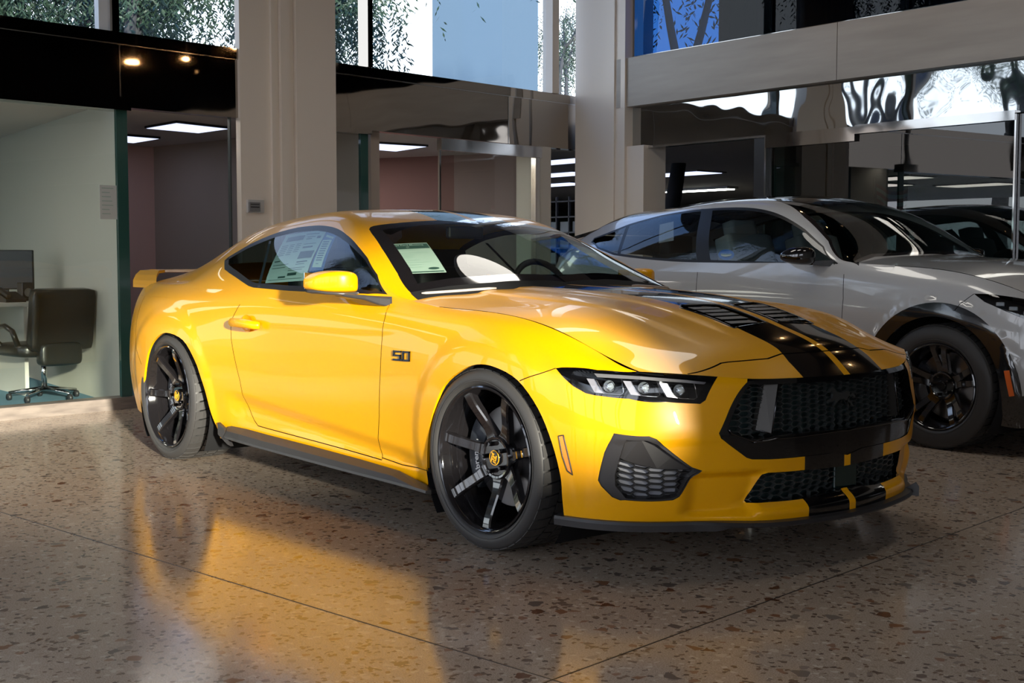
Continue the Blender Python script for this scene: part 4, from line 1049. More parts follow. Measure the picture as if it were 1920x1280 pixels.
# ---- wheels
def make_wheel(par, loc, rot, R=.345, rim=.275, hand=1, caliper=True, nsp=7, style='seven', name='wheel', sc=1., angs=None):
    w = empty(name, loc, 0, par)
    w.scale = (sc, hand*sc, sc)
    # tyre
    prof = [(rim-.006,.016),(rim+.003,.000),(rim+.012,-.008),(rim+.030,-.012),(R-.020,-.006),(R-.008,.008),(R-.008,.024)]
    m = MB(); m.lathe(prof, n=96, axis='y'); m.lathe([(R-.008,.024),(R-.008,.265)], n=96, axis='y', mi=1); m.lathe([(R-.008,.265),(R-.02,.29),(rim,.28)], n=96, axis='y')
    m.lathe([(rim+.016,-.0115),(rim+.018,-.0135),(rim+.020,-.0122)], n=96, axis='y')
    nb = 44
    for k in range(nb):
        for (y0, y1, tw, g) in ((.004,.078,.5,.84), (.086,.136,-.5,.86), (.144,.194,.5,.86), (.202,.262,-.5,.84)):
            a0 = 2*math.pi*(k+ (.5 if y0 > .08 and y0 < .2 else 0))/nb; da = 2*math.pi/nb*g; V = []
            ys = [y0, (y0+y1)/2, y1]
            for y in ys:
                for a in (a0, a0+da):
                    aa = a+tw*(y-y0); r0 = R-.010; r1 = R if y > .02 else R-.0065
                    V += [(r0*math.cos(aa), y, r0*math.sin(aa)), (r1*math.cos(aa), y, r1*math.sin(aa))]
            Fc = []
            for i in range(2):
                b = i*4; Fc += [(b+1, b+3, b+7, b+5), (b, b+1, b+5, b+4), (b+2, b+6, b+7, b+3)]
            Fc += [(0, 2, 3, 1), (8, 9, 11, 10)]; m.add(V, Fc)
    m.build('tire', ['rubber', 'tire_dark'], w, fix=False)
    # rim
    m = MB()
    m.lathe([(rim-.004,.010),(rim-.001,-.003),(rim-.006,-.006),(rim-.012,-.002),(rim-.016,.010),(rim-.024,.030),(rim-.034,.055),(rim-.038,.16),(rim-.02,.24),(rim-.002,.25)], n=96, axis='y')
    rim_o = m.build('rim', 'rim_black', w, sharp=40)
    ns = 14
    for a in ([rot+2*math.pi*k/nsp for k in range(nsp)] if angs is None else angs):
        ca, sa = math.cos(a), math.sin(a); S_ = []
        for i in range(ns+1):
            t = i/ns; r = .055+(rim-.012-.055)*t
            hub = max(0, 1-t/.22); tip = max(0, (t-.86)/.14)
            hub2 = max(0, 1-t/.40); hw = .0200+.022*hub2**1.8+.004*tip**2
            y = .066-.055*smoothstep(.12, 1.0, t)+0
            y = float(y); th = .034
            L = [(-hw*.78, y), (hw*.78, y), (hw, y+.007), (hw*.86, y+th), (-hw*.86, y+th), (-hw, y+.007)]
            S_.append([(r*ca-l*sa, yy, r*sa+l*ca) for l, yy in L])
        V, Fc = loft(S_); m = MB(); m.add(V, Fc); m.build('spoke', 'rim_black', rim_o, sharp=30)
    m = MB()
    m.lathe([(.0,.063),(.066,.063),(.070,.058),(.078,.056),(.083,.064),(.086,.10),(.0,.10)], n=56, axis='y'); m.build('hub', 'rim_black', rim_o, sharp=35)
    for k in range(5):
        a = math.radians(90+72*k)+.3; c = (.054*math.cos(a), .050, .054*math.sin(a))
        m = MB(); m.lathe([(.0,-.010),(.006,-.010),(.0095,-.006),(.0095,.014)], c, 6, 'y', sm=False); m.build('lug_nut', 'dark_chrome', rim_o)
    m = MB(); m.lathe([(.0,.052),(.024,.052),(.028,.056),(.030,.062)], n=32, axis='y'); cap = m.build('center_cap', 'gloss_black', rim_o, sharp=40)
    if style == 'seven':
        m = MB(); m.lathe([(.0255,.0525),(.0275,.0515),(.029,.054)], n=32, axis='y')
        for (x0, z0, x1, z1) in [(-.012,.014,.002,.018),(-.012,.004,.010,.008),(-.002,-.003,.014,.001),(-.012,-.008,.004,-.004),(-.004,-.018,.012,-.014),(-.014,-.016,-.009,.014),(.010,-.012,.014,.010)]:
            m.box(((x0+x1)/2, .0508, (z0+z1)/2), (abs(x1-x0), .003, abs(z1-z0)), Matrix.Rotation(.35, 3, 'Y'))
        m.build('cap_emblem', 'emblem_yellow', cap)
    # brake
    m = MB(); m.lathe([(.085,.10),(.085,.125),(.19,.128),(.192,.132),(.192,.15),(.19,.155),(.07,.155)], n=64, axis='y'); m.build('brake_disc', 'disc_metal' , w, sharp=40)
    if caliper:
        S_ = []
        for t in np.linspace(math.radians(142), math.radians(222), 14):
            e = .006*abs(math.cos((t-math.radians(142))/math.radians(80)*math.pi))
            L = [(.118,.112),(.125,.094+e),(.175,.090+e),(.207,.098),(.213,.125),(.213,.175),(.118,.175)]
            S_.append([(r*math.cos(t), y, r*math.sin(t)) for r, y in L])
        V, Fc = loft(S_); m = MB(); m.add(V, Fc); cal = m.build('brake_caliper', 'caliper', w, sharp=35)
        if style == 'seven':
            V, Fc = text_geo('brembo', .02)
            P = []
            for a, b in V:
                t = math.radians(196-52*(1-a)-0) if False else math.radians(204-44*a); r = .140+.030*b
                P.append((r*math.cos(t), .0885, r*math.sin(t)))
            meshobj('caliper_lettering', P, Fc, 'white_ink', cal)
    return w
PI = math.pi
make_wheel(car, (0, -.928, .345), -PI/2)
make_wheel(car, (-2.72, -.925, .345), PI)
make_wheel(car, (0, .928, .345), .3, hand=-1)
make_wheel(car, (-2.72, .925, .345), .8, hand=-1)

# ================================================================ white crossover behind
ang = math.radians(-2); O2 = np.array([-.237, 3.519, 0.]); R2 = np.array([[math.cos(ang), -math.sin(ang), 0], [math.sin(ang), math.cos(ang), 0], [0, 0, 1]])
T2 = (R2, O2)
zr = [.20, .30, .42, .55, .68, .80, .90, .99]
def mside(x, z8, s8, b=0., k=1.): # b bulge
    s = [.86+b*.5, .90+b, .92+b, .93+b, .932+b, .926+b, .910+b*.7, .885+b*.3]
    zz = [min(z, z8-.07*(8-i)/8*1.0) if z > z8-.06 else z for i, z in enumerate(zr)]
    f = [z/ (1.06)*z8 if z8 < 1.05 else z for z in zr]
    return [(x, -q*k, z) for q, z in zip(s, f)]+[(x, -s8, z8)]
MS = [(-3.55,1.10,.70,-.02,.88),(-3.3,1.14,.775,.0,.945),(-2.984,1.125,.82,.012,.985),(-2.6,1.09,.845,.01,1),(-2.2,1.065,.855,0,1),(-1.8,1.057,.86,-.008,1),(-1.4,1.057,.86,-.008,1),(-1.0,1.058,.858,-.006,1),(-.65,1.055,.845,.0,1),(-.35,1.045,.835,.006,1),(0,1.02,.825,.01,1),(.3,.955,.805,.005,.995),(.5,.88,.77,-.01,.97)]
MB_ = [[(-3.80+.0*i, 0, z) for i, z in enumerate([.25,.35,.45,.56,.68,.80,.90,1.0,1.08])],
       [(-3.76, -.42, z) for z in [.25,.35,.45,.56,.68,.80,.90,1.0,1.08]],
       [(-3.68, -.62, z) for z in [.23,.33,.44,.56,.68,.80,.90,1.0,1.09]]]
MBs = [mside(*a) for a in MS]
MF = [[(.68, -.72, z) for z in [.22,.30,.38,.46,.54,.62,.69,.75,.80]], [(.78, -.52, z) for z in [.22,.30,.38,.46,.54,.61,.67,.72,.77]], [(.85, -.26, z) for z in [.22,.30,.38,.46,.53,.60,.66,.71,.76]], [(.87, 0, z) for z in [.22,.30,.38,.46,.53,.60,.66,.71,.76]]]
MAF = (.0, .36, .40); MAR = (-2.984, .36, .40)
def mdisp(P, uv):
    P = P.copy()
    for (cx, cz, R) in (MAF, MAR):
        r = np.hypot(P[:, 0]-cx, P[:, 2]-cz); P[:, 1] -= .016*smoothstep(R+.115, R+.095, r)*(P[:, 0] < .7)*(P[:, 0] > -3.6)
    x, z = P[:, 0], P[:, 2]
    k = smoothstep(-.45, -.8, x)*smoothstep(-2.5, -2.2, x)
    P[:, 1] += .020*k*smoothstep(.50, .40, z)*smoothstep(.25, .36, z)
    return P
MBAND = Net(MB_+MBs+MF, symu=(True, True), disp=mdisp, T=T2)
MUX = {-3.55: [(.665,1.13),(.63,1.16),(.59,1.18),(.38,1.20),(0,1.21)], -3.3: [(.71,1.19),(.65,1.24),(.605,1.285),(.40,1.33),(0,1.35)], -2.984: [(.75,1.20),(.67,1.305),(.605,1.375),(.40,1.42),(0,1.44)],
 -2.6: [(.78,1.21),(.662,1.37),(.60,1.42),(.38,1.465),(0,1.485)], -2.2: [(.79,1.22),(.655,1.415),(.595,1.458),(.37,1.503),(0,1.522)], -1.8: [(.79,1.23),(.65,1.43),(.59,1.472),(.37,1.516),(0,1.535)],
 -1.4: [(.80,1.22),(.68,1.395),(.605,1.44),(.36,1.485),(0,1.505)], -1.0: [(.815,1.15),(.745,1.235),(.695,1.275),(.38,1.34),(0,1.36)], -.65: [(.828,1.06),(.81,1.063),(.775,1.068),(.40,1.12),(0,1.15)], -.35: [(.81,1.03),(.79,1.02),(.76,1.01),(.40,1.03),(0,1.04)]}
MUP_ = []
for (x, z8, s8, b, k) in MS:
    if x in MUX:
        c = mside(x, z8, s8, b, k); MUP_.append(c[7:9]+[(x, -s, z) for s, z in MUX[x]])
MUP_ = [[(-3.69,-.64,1.0), (-3.70,-.60,1.09), (-3.72,-.52,1.10), (-3.74,-.42,1.11), (-3.76,-.34,1.115), (-3.78,-.2,1.12), (-3.79,0,1.12)]]+MUP_
MUP = Net(MUP_, symv=(False, True), T=T2)
mr8 = {a[0]: (a[0], -a[2], a[1]) for a in MS}
MH = [[mr8[-.65], (-.68,-.66,1.080), (-.62,-.42,1.10), (-.57,-.22,1.108), (-.55,0,1.112)],
      [mr8[-.35], (-.35,-.66,1.065), (-.34,-.42,1.085), (-.33,-.22,1.093), (-.32,0,1.096)],
      [mr8[0], (0,-.65,1.040), (.02,-.42,1.062), (.03,-.22,1.070), (.04,0,1.073)],
      [mr8[.3], (.31,-.63,.985), (.35,-.42,1.012), (.38,-.22,1.022), (.39,0,1.025)],
      [mr8[.5], (.54,-.60,.91), (.60,-.42,.94), (.64,-.22,.95), (.65,0,.95)],
      [(.68,-.72,.80), (.72,-.60,.80), (.77,-.42,.80), (.84,-.22,.79), (.86,0,.785)]]
MHOOD = Net(MH, symv=(False, True), T=T2)
for n_ in (MBAND, MUP, MHOOD):
    uv, P, N = n_.grid(); n_.sgn = 1 if ((P-np.array([-1.4, 0, .5]))*N).sum(1).mean() > 0 else -1
def arc_uv(net, cx, cz, R, zmin=.21):
    a = np.linspace(math.radians(-40), math.radians(220), 44); pts = [(cx+R*math.cos(t), cz+R*math.sin(t)) for t in a]
    uv = net.xz([p for p in pts if p[1] > zmin]); return np.concatenate([[[uv[0,0], net.v0]], uv, [[uv[-1,0], net.v0]]])
mf, mr_ = arc_uv(MBAND, *MAF), arc_uv(MBAND, *MAR); mfo, mro = arc_uv(MBAND, 0.01, .345, .495), arc_uv(MBAND, -2.984, .345, .495)
lowz = MBAND.xz([(x, .36) for x in np.linspace(-3.4, .6, 20)]); CL = np.concatenate([lowz, [[MBAND.u1, lowz[-1,1]], [MBAND.u1, MBAND.v0], [MBAND.u0, MBAND.v0], [MBAND.u0, lowz[0,1]]]])
mhl = np.concatenate([MBAND.px([(1826,550.5),(1859,551.5),(1919,560)]), MBAND.xz([(.62,.80),(.60,.72)]), MBAND.px([(1919,597),(1884,583),(1846,566)])])
MVT = MBAND.v1
md1 = np.concatenate([[[MBAND.px([(1580,505)])[0,0], MVT]], MBAND.px([(1582,520),(1581,560),(1578,620),(1572,700)])])
md2 = np.concatenate([[[MBAND.px([(1308,500)])[0,0], MVT]], MBAND.px([(1307,520),(1305,560),(1306,620)])])
md3 = MBAND.xz([(-2.62,1.04),(-2.6,.95),(-2.45,.75),(-2.40,.5)]); md3 = np.concatenate([[[md3[0,0], MVT]], md3])
bl_ = MBAND.xz([(-2.35,.37),(-.68,.37)])
D1 = np.concatenate([md1, bl_[1:], MBAND.xz([(-1.85,.37)]), md2[::-1]]); D2 = np.concatenate([md2, MBAND.xz([(-1.85,.37)]), bl_[:1], md3[::-1]])
mfb = MBAND.px([(1826,551),(1805,566),(1790,582)])
mshut = np.array([[u, MVT-.0005] for u in np.linspace(md1[0,0]+.12, MBAND.xz([(.5,.86)])[0,0], 40)])
mk2 = MBAND.px([(1882,695),(1892.5,694),(1902,742),(1892,743.5)])
MSE = [(md1, .0022), (md2, .0022), (md3, .0022), (mfb, .0018), (mshut, .003)]
DMB = panelize(MBAND, [('!a', mf), ('!b', mr_), ('mk', mk2), ('clad_f', mfo), ('clad_r', mro), ('clad_s', CL), ('hl', mhl), ('door', D1), ('door2', D2), ('shell', None)], MSE, step=.028)
mD = MUP.px([(1108,454),(1114,446),(1180,420),(1240,403.5),(1320,391.5),(1380,388.5),(1430,392.5),(1470,405.5),(1510,430),(1545,462),(1572,494),(1560,498),(1460,496),(1330,492.5),(1200,485),(1150,478),(1120,466)])
mB = MUP.px([(1315,391.5),(1336,391),(1334,492.5),(1308,491)]); mC = MUP.px([(1175,422),(1182,420),(1163,479),(1157,478)])
mBi = [mB, mC]; mDi = inset_poly(mD, .016)
mW = np.concatenate([MUP.xy([(-1.36,0)]), MUP.xy([(-.56,0),(-.58,-.2),(-.62,-.4),(-.66,-.6)]), MUP.px([(1610,498),(1553,452),(1508,407),(1484,387)])])
mWi = inset_poly(mW, .035)
for k, p in enumerate(mW):
    if abs(p[1]-MUP.v1) < 1e-3: mWi[k] = [p[0]+(.04 if k == 1 else -.04)*(1 if mW[1][0] > mW[0][0] else -1)*(-1), MUP.v1]
mR = np.concatenate([MUP.px([(1484,387),(1470,381),(1430,373.5),(1380,377.5),(1300,386),(1200,405.5),(1100,435)]), MUP.xy([(-3.66,-.4),(-3.68,-.2),(-3.7,0)]), [[MUP.xy([(-1.36,0)])[0,0], MUP.v1]]])
DMU = panelize(MUP, [('pil', mB), ('pil', mC), ('gl', mDi), ('trim', mD), ('ws', mWi), ('frit', mW), ('roofb', mR), ('shell', None)], [], step=.03)
DMH = panelize(MHOOD, [('hood', None)], [], step=.04)
suv = empty('crossover_car', tuple(O2), ang)
tag(suv, 'white crossover car with black roof and black wheel arches, parked behind the yellow coupe', 'car')
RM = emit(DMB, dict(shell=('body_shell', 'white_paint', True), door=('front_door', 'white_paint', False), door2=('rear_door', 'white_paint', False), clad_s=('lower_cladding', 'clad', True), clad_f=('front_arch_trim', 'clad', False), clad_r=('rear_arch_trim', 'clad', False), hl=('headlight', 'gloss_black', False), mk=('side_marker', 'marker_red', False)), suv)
emit(DMU, dict(shell=('roof_rail', 'white_paint', True), roofb=('roof_panel', 'black_roof', True), gl=('side_window', 'glass_suv', False), trim=('window_trim', 'trim_black', False), pil=('window_pillar', 'trim_black', False), ws=('windshield', 'glass_ws', True), frit=('windshield_border', 'frit', True)), suv)
emit(DMH, dict(hood=('hood', 'white_paint', True)), suv)
ribs('panel_gap', [(MBAND, s_[0]) for s_ in MSE], 'gap', suv)
tag(RM['mk'][0], 'orange side marker')
for sg in (1, -1):
    f_ = np.array([1, sg, 1.]); V, f, N = DMB['hl']; ff = f if sg == 1 else f[:, ::-1]; par = RM['hl'][0 if sg == 1 else 1]
    for o, i_ in ((0, 0),):
        me = par.data; 
        for v in me.vertices: v.co = v.co-Vector(f_*N[v.index])*.03
    meshobj('lens', (V+N*.001)*f_, ff, 'glass_clear', par, N*f_)
    for k in range(3):
        q = MBAND.xz([(.36+.075*k, .845-.022*k)]); c = (MBAND(q)-MBAND.normal(q)*MBAND.sgn*.018)[0]*f_
        m = MB(); m.box(tuple(c), (.045, .02, .022), Matrix.Rotation(.5*sg, 3, 'Z'), bev=.005); m.build('projector', 'glass_bulb', par)
    for A in (MAF, MAR):
        m = MB(); R_ = A[2]+.004
        m.lathe([(R_-.006, -.935), (R_+.015, -.90), (R_+.02, -.56), (.05, -.55)], (A[0], 0, A[1]), 48, 'y', a0=math.radians(-35), a1=math.radians(215))
        m.V = [(v[0], v[1]*sg, v[2]) for v in m.V]; m.build('wheel_liner', 'liner', suv, fix=False)
    S_ = [sect(-s*sg, *a, e=3.) for s, *a in [(.90,-.90,-.93,1.075,1.10),(.91,-.87,-.97,1.055,1.14),(.94,-.85,-.99,1.045,1.158),(.99,-.87,-1.01,1.045,1.162),(1.03,-.90,-1.03,1.055,1.150),(1.06,-.95,-1.04,1.075,1.12),(1.066,-.98,-1.02,1.09,1.11)]]
    V, Fc = loft(S_); mi_ = meshobj('door_mirror', V, Fc, 'black_roof', suv, smooth=True); mdf = mi_.modifiers.new('s', 'SUBSURF'); mdf.levels = mdf.render_levels = 1
    S_ = [[(xf, -s*sg, z0), (xb, -s*sg, z0), (xb, -s*sg, z1), (xf, -s*sg, z1)] for s, xf, xb, z0, z1 in [(.845,-.78,-.92,1.035,1.075),(.88,-.82,-.94,1.04,1.075),(.93,-.88,-.97,1.045,1.07)]]
    V, Fc = loft(S_); meshobj('mirror_arm', V, Fc, 'clad', mi_)
    st = RM['door'][0 if sg == 1 else 1]
bs_ = MUP.px([(1349,478)])
a_ = np.linspace(0, 2*math.pi, 24, endpoint=False); q = MUP.px([(1361+15*math.cos(t), 477+10*math.sin(t)) for t in a_]); P = MUP(q)-MUP.normal(q)*MUP.sgn*.004
o_ = meshobj('blue_window_sticker', P, [tuple(range(24))], 'blue_sticker', suv); P2 = P.mean(0)+(P-P.mean(0))*np.array([.7, .7, .35])+MUP.normal(q)*MUP.sgn*.002; meshobj('sticker_text_band', P2, [tuple(range(24))], 'paper_ws', o_)
q = MUP.px([(1236,420),(1262,414),(1262,450),(1234,455)]); P = MUP(q)-MUP.normal(q)*MUP.sgn*.006; meshobj('paper_label', P, [(0, 1, 2, 3)], 'cowl_grey', suv)
for y in (-.38, .38): seat(suv, -1.55, y, 'seat_grey', .22)
softbox('rear_seat', (-2.45, 0, .85), (.45, 1.2, .55), 'cabin', suv)
for y in (-.4, .4): softbox('rear_headrest', (-2.58, y, 1.18), (.1, .26, .15), 'cabin', suv)
softbox('dashboard', (-.88, 0, .96), (.45, 1.4, .18), 'cabin', suv, cr=.8)
m = MB(); m.box((-.95, .36, 1.06), (.02, .36, .36*.0+.05)); m.build('instrument_hood', 'cabin', suv)
m = MB(); m.box((-1.6, 0, .34), (1.9, 1.66, .2)); m.box((.25, 0, .5), (.7, 1.06, .5)); m.box((-3.0, 0, .6), (1.1, 1.06, .6)); m.box((-1.6, .8, .65), (2.1, .03, .6)); m.box((-1.6, -.8, .65), (2.1, .03, .6)); m.box((-2.9, 0, .98), (.9, 1.4, .04)); m.build('underbody', 'liner', suv)
S_ = [(-.70,-.72,1.07), (-.64,-.4,1.10), (-.60,0,1.115), (-.64,.4,1.10), (-.70,.72,1.07)]
m = MB(); m.tube(S_, .012, 8); m.build('cowl_strip', 'satin_black', suv)
m = MB(); S_ = []
for s in np.linspace(-.60, .60, 9): S_.append([(-3.60-.05*(1-(s/.6)**2), s, 1.245), (-3.30, s, 1.30+.05*(1-(s/.6)**2)), (-3.0, s, 1.36+.055*(1-(s/.6)**2)), (-3.3, s, 1.27), (-3.58-.05*(1-(s/.6)**2), s, 1.225)])
V, Fc = loft(S_); m.add(V, Fc); m.build('rear_spoiler', 'black_roof', suv)
pa = []
for k in range(5): pa += [PI/2+.16+2*PI*k/5, PI/2-.16+2*PI*k/5]
for x in (0, -2.984):
    for sg in (-1, 1): make_wheel(suv, (x, sg*.925, .36), 0, R=.36, rim=.25, hand=1 if sg < 0 else -1, angs=pa, style='plain')

# ================================================================ showroom
FA = math.radians(96); FD = np.array([math.cos(FA), math.sin(FA), 0]); FN = np.array([math.sin(FA), -math.cos(FA), 0]); F0 = np.array([-4.99, -1.08, 0.])
def fp(u, w, z): return F0+FD*u+FN*w+np.array([0, 0, z])
def fu(x):
    d = ray(x, 400); k = ((F0-CO)@FN)/(d@FN); return float((CO+d*k-F0)@FD)
def fbox(m, u0, u1, w0, w1, z0, z1):
    P = [fp(u, w, z) for u in (u0, u1) for w in (w0, w1) for z in (z0, z1)]
    m.add(P, [(0, 1, 3, 2), (4, 6, 7, 5), (0, 4, 5, 1), (2, 3, 7, 6), (0, 2, 6, 4), (1, 5, 7, 3)]); return m
def abox(m, x0, x1, y0, y1, z0, z1):
    m.box(((x0+x1)/2, (y0+y1)/2, (z0+z1)/2), (abs(x1-x0), abs(y1-y0), abs(z1-z0))); return m
def wallseg(m, a, b, z0, z1, t=.1, side=1):
    """vertical wall from a to b (xy), thickness t to one side"""
    a, b = np.array(a, float), np.array(b, float); d = (b-a)/np.linalg.norm(b-a); n = np.array([-d[1], d[0]])*t*side
    P = [(*q, z) for q in (a, b, b+n, a+n) for z in (z0, z1)]
    m.add(P, [(0, 2, 3, 1), (2, 4, 5, 3), (4, 6, 7, 5), (6, 0, 1, 7), (1, 3, 5, 7), (0, 6, 4, 2)]); return m
def struct(m, name, mt, **k):
    o = m.build(name, mt, **k); o['kind'] = 'structure'; return o
WY = 4.79
def rx(px, y=WY): return float(hit(px, 400, 1, y)[0])
# floor
m = MB(); abox(m, -5.2, 9, -9, 9.5, -.10, 0); struct(m, 'floor', 'terrazzo')
def joint(a, b, nm):
    m = MB(); wallseg(m, a, b, -.002, .0012, .004); struct(m, nm, 'joint')
dA = np.array([math.cos(math.radians(7.3)), math.sin(math.radians(7.3))]); dB = np.array([math.cos(math.radians(96.1)), math.sin(math.radians(96.1))])
pA = np.array([-.419, -1.892]); pB = np.array([1.095, -.464])
joint(pA-dA*4.4, pA+dA*8, 'trim_1'); joint(pB-dB*8, pB+dB*6, 'trim_2')
# ---- office facade on the left
m = MB(); fbox(m, -5, 1.0, -.10, .06, 0, .085); struct(m, 'baseboard_left', 'kerb')
m = MB(); fbox(m, -5, 5.9, -.10, .0, 2.16, 2.60); struct(m, 'trim_3', 'bronze')
m = MB(); fbox(m, -5, 5.9, -.12, .012, 2.605, 2.685); struct(m, 'trim_4', 'bronze')
m = MB(); fbox(m, -5, 5.9, .0, .006, 2.598, 2.607); fbox(m, .925, .93, .0, .004, 2.16, 2.6); fbox(m, 4.9, 4.905, .0, .004, 2.16, 2.6); struct(m, 'trim_5', 'steel')
m = MB(); fbox(m, -5, .97, -.08, .07, 2.13, 2.225); struct(m, 'trim_6', 'bronze')
m = MB(); fbox(m, 2.79, fu(691), -.08, .05, 2.12, 2.16); struct(m, 'trim_7', 'bronze')
# glass panes
m = MB(); fbox(m, -5, .885, -.012, 0, .085, 2.13); struct(m, 'window_1', 'pane')
m = MB(); fbox(m, .885, .97, -.02, .008, .085, 2.13); struct(m, 'window_2', 'green_glass')
m = MB(); fbox(m, 2.80, fu(676), -.012, 0, .02, 2.12); struct(m, 'window_3', 'pane')
m = MB(); fbox(m, fu(676), fu(690), -.02, .008, .02, 2.12); struct(m, 'window_4', 'green_glass')
m = MB(); fbox(m, fu(826), fu(1000), -.012, 0, .02, 2.05); struct(m, 'window_5', 'pane')
m = MB(); fbox(m, fu(433), fu(433)+.012, -.03, 0, .02, 2.16); struct(m, 'trim_8', 'dark_line')
m = MB(); fbox(m, fu(824), fu(1012), -.03, .03, 2.045, 2.15); fbox(m, fu(1000), fu(1008), -.03, .03, 0, 2.05); fbox(m, fu(823), fu(826), -.01, .01, 0, 2.05); struct(m, 'door_1', 'steel')
m = MB(); fbox(m, fu(1010), fu(1030), -.30, .02, 0, 2.16); struct(m, 'wall_end', 'plaster')
# columns
def column(name, u0, u1, w, parts, mt='column'):
    m = MB()
    for a, b, ww in parts: fbox(m, u0+(u1-u0)*a, u0+(u1-u0)*b, -.03, ww, 0, 5.2)
    return struct(m, name, mt)
column('wall_column_left', 1.91, 2.79, 0, [(0,.315,.03),(.315,.36,.055),(.36,.40,.04),(.40,.50,.075),(.50,.555,.05),(.555,1,.09)])
c1 = hit(1078, 400, 1, 4.66); x0_ = rx(1078, 4.66)
m = MB()
for pa_, pb_, y_ in ((1078,1138,4.70),(1138,1150,4.68),(1150,1162,4.70),(1162,1170,4.67)): abox(m, rx(pa_, y_), rx(pb_, y_), y_, 5.05, 0, 5.2)
struct(m, 'wall_column_corner', 'column')
m = MB(); abox(m, rx(1170, 4.70), rx(1206, 4.70), 4.70, 5.0, 0, 2.14); struct(m, 'wall_end_corner', 'column')
# control box on the column
m = MB(); cb = fp(fu(473), .06, 1.49); fbox(m, fu(458), fu(488), .02, .055, 1.435, 1.535); tb = m.build('wall_control', 'plastic_white'); tag(tb, 'small grey control box mounted on the left white column', 'control box')
m = MB(); fbox(m, fu(458), fu(478), .055, .075, 1.445, 1.515); pn_ = m.build('control_panel', 'plastic_grey', tb)
m = MB(); fbox(m, fu(460), fu(476), .075, .077, 1.474, 1.482); fbox(m, fu(460), fu(476), .075, .077, 1.496, 1.502); m.build('slot', 'plastic_dark', pn_)
# clerestory mullions and glass
m = MB(); fbox(m, fu(193), fu(214), -.06, .0, 2.685, 5.2); struct(m, 'trim_9', 'white_frame')
m = MB(); fbox(m, fu(214), fu(227), -.10, .03, 2.685, 5.2); fbox(m, fu(688), fu(697), -.10, .03, 2.685, 5.2); struct(m, 'trim_10', 'bronze')
m = MB(); fbox(m, fu(1031), fu(1043), -.10, .03, 2.685, 5.2); struct(m, 'trim_11', 'column')
m = MB(); fbox(m, -5, 5.9, -.06, -.055, 2.685, 5.2); struct(m, 'window_6', 'pane_clear')
# ---- offices behind the facade
OH = 2.22
m = MB(); m.add([(-14, -9, OH+.0), (-5.0, -9, OH), (-5.75, 6.0, OH), (-14, 6.0, OH), (-14, -9, OH+.1), (-5.0, -9, OH+.1), (-5.75, 6.0, OH+.1), (-14, 6.0, OH+.1)], [(0, 1, 2, 3), (7, 6, 5, 4), (0, 4, 5, 1), (1, 5, 6, 2), (2, 6, 7, 3), (3, 7, 4, 0)]); struct(m, 'ceiling_office', 'office_ceiling')
m = MB(); m.add([(-14, -9, .0), (-5.1, -9, .0), (-5.75, 6.0, 0), (-14, 6.0, .0), (-14, -9, -.1), (-5.1, -9, -.1), (-5.75, 6.0, -.1), (-14, 6.0, -.1)], [(3, 2, 1, 0), (4, 5, 6, 7), (0, 1, 5, 4), (1, 2, 6, 5), (2, 3, 7, 6), (3, 0, 4, 7)]); struct(m, 'floor_office', 'carpet_blue')
m = MB(); wallseg(m, (-5.25, -.13), (-9.3, .22), 0, OH, .04, -1); struct(m, 'wall_partition', 'office_green')
m = MB(); wallseg(m, (-9.3, -5), (-9.3, .3), 0, OH, .1, 1); struct(m, 'wall_office_back', 'office_green')
m = MB(); wallseg(m, (-8.70, .2), (-8.70, 1.83), 0, OH, .1, 1); struct(m, 'wall_pink', 'office_rose')
m = MB(); wallseg(m, (-8.72, 1.80), (-5.45, 2.30), 0, OH, .1, -1); struct(m, 'wall_partition_grey', 'office_grey')
m = MB(); wallseg(m, (-8.72, 4.28), (-7.55, 4.78), 0, OH, .1, -1) ; struct(m, 'wall_red', 'office_pink')
m = MB(); wallseg(m, (-7.55, 4.78), (-6.6, 5.17), 0, OH, .1, -1); struct(m, 'wall_mauve', 'office_mauve')
m = MB(); wallseg(m, (-8.72, 1.9), (-8.72, 4.3), 0, OH, .1, 1); struct(m, 'wall_office_rear', 'office_pink')
def od(px, py, z):
    return hit(px, py, 2, z)
def panel_px(pts, label):
    P = [od(x, y, OH) for x, y in pts]; c = sum(P)/4; o = empty('ceiling_light', tuple(c)); tag(o, label, 'ceiling light')
    m = MB(); m.add([tuple((p-c)*1.04-np.array([0, 0, .002])) for p in P]+[tuple((p-c)*1.04-np.array([0, 0, .02])) for p in P], [(0, 1, 2, 3), (7, 6, 5, 4), (0, 4, 5, 1), (1, 5, 6, 2), (2, 6, 7, 3), (3, 7, 4, 0)]); m.build('frame', 'plastic_dark', o)
    m = MB(); m.add([tuple((p-c)-np.array([0, 0, .022])) for p in P], [(0, 1, 2, 3)]); m.build('diffuser', 'panel_glow', o)
def fill_panel(c, d, rz, label, mtn='panel_glow'):  # panels out of view, added only to brighten the offices
    o = empty('ceiling_light', (c[0], c[1], OH)); o.rotation_euler.z = rz; tag(o, label, 'ceiling light')
    m = MB(); m.box((0, 0, -.01), (d[0]+.06, d[1]+.06, .02)); m.build('frame', 'plastic_dark', o)
    m = MB(); m.box((0, 0, -.022), (d[0], d[1], .006)); m.build('diffuser', mtn, o)
panel_px([(274,236),(331,226),(428,237),(372,245)], 'larger ceiling light panel in the office left of the white column')
panel_px([(170,257),(215,249),(298,256),(250,264)], 'smaller ceiling light panel farther back in the left office')
panel_px([(648,272),(702,265),(800,271),(742,280)], 'ceiling light panel in front of the red office wall')
for q_, l_ in (((540, 262), 'added office fill light hidden behind the left column, in the middle'), ((575, 285), 'added office fill light hidden behind the left column, farthest back')):
    P = od(*q_, OH); fill_panel((P[0], P[1]), (1.1, .55), .1, l_, 'fill_glow')
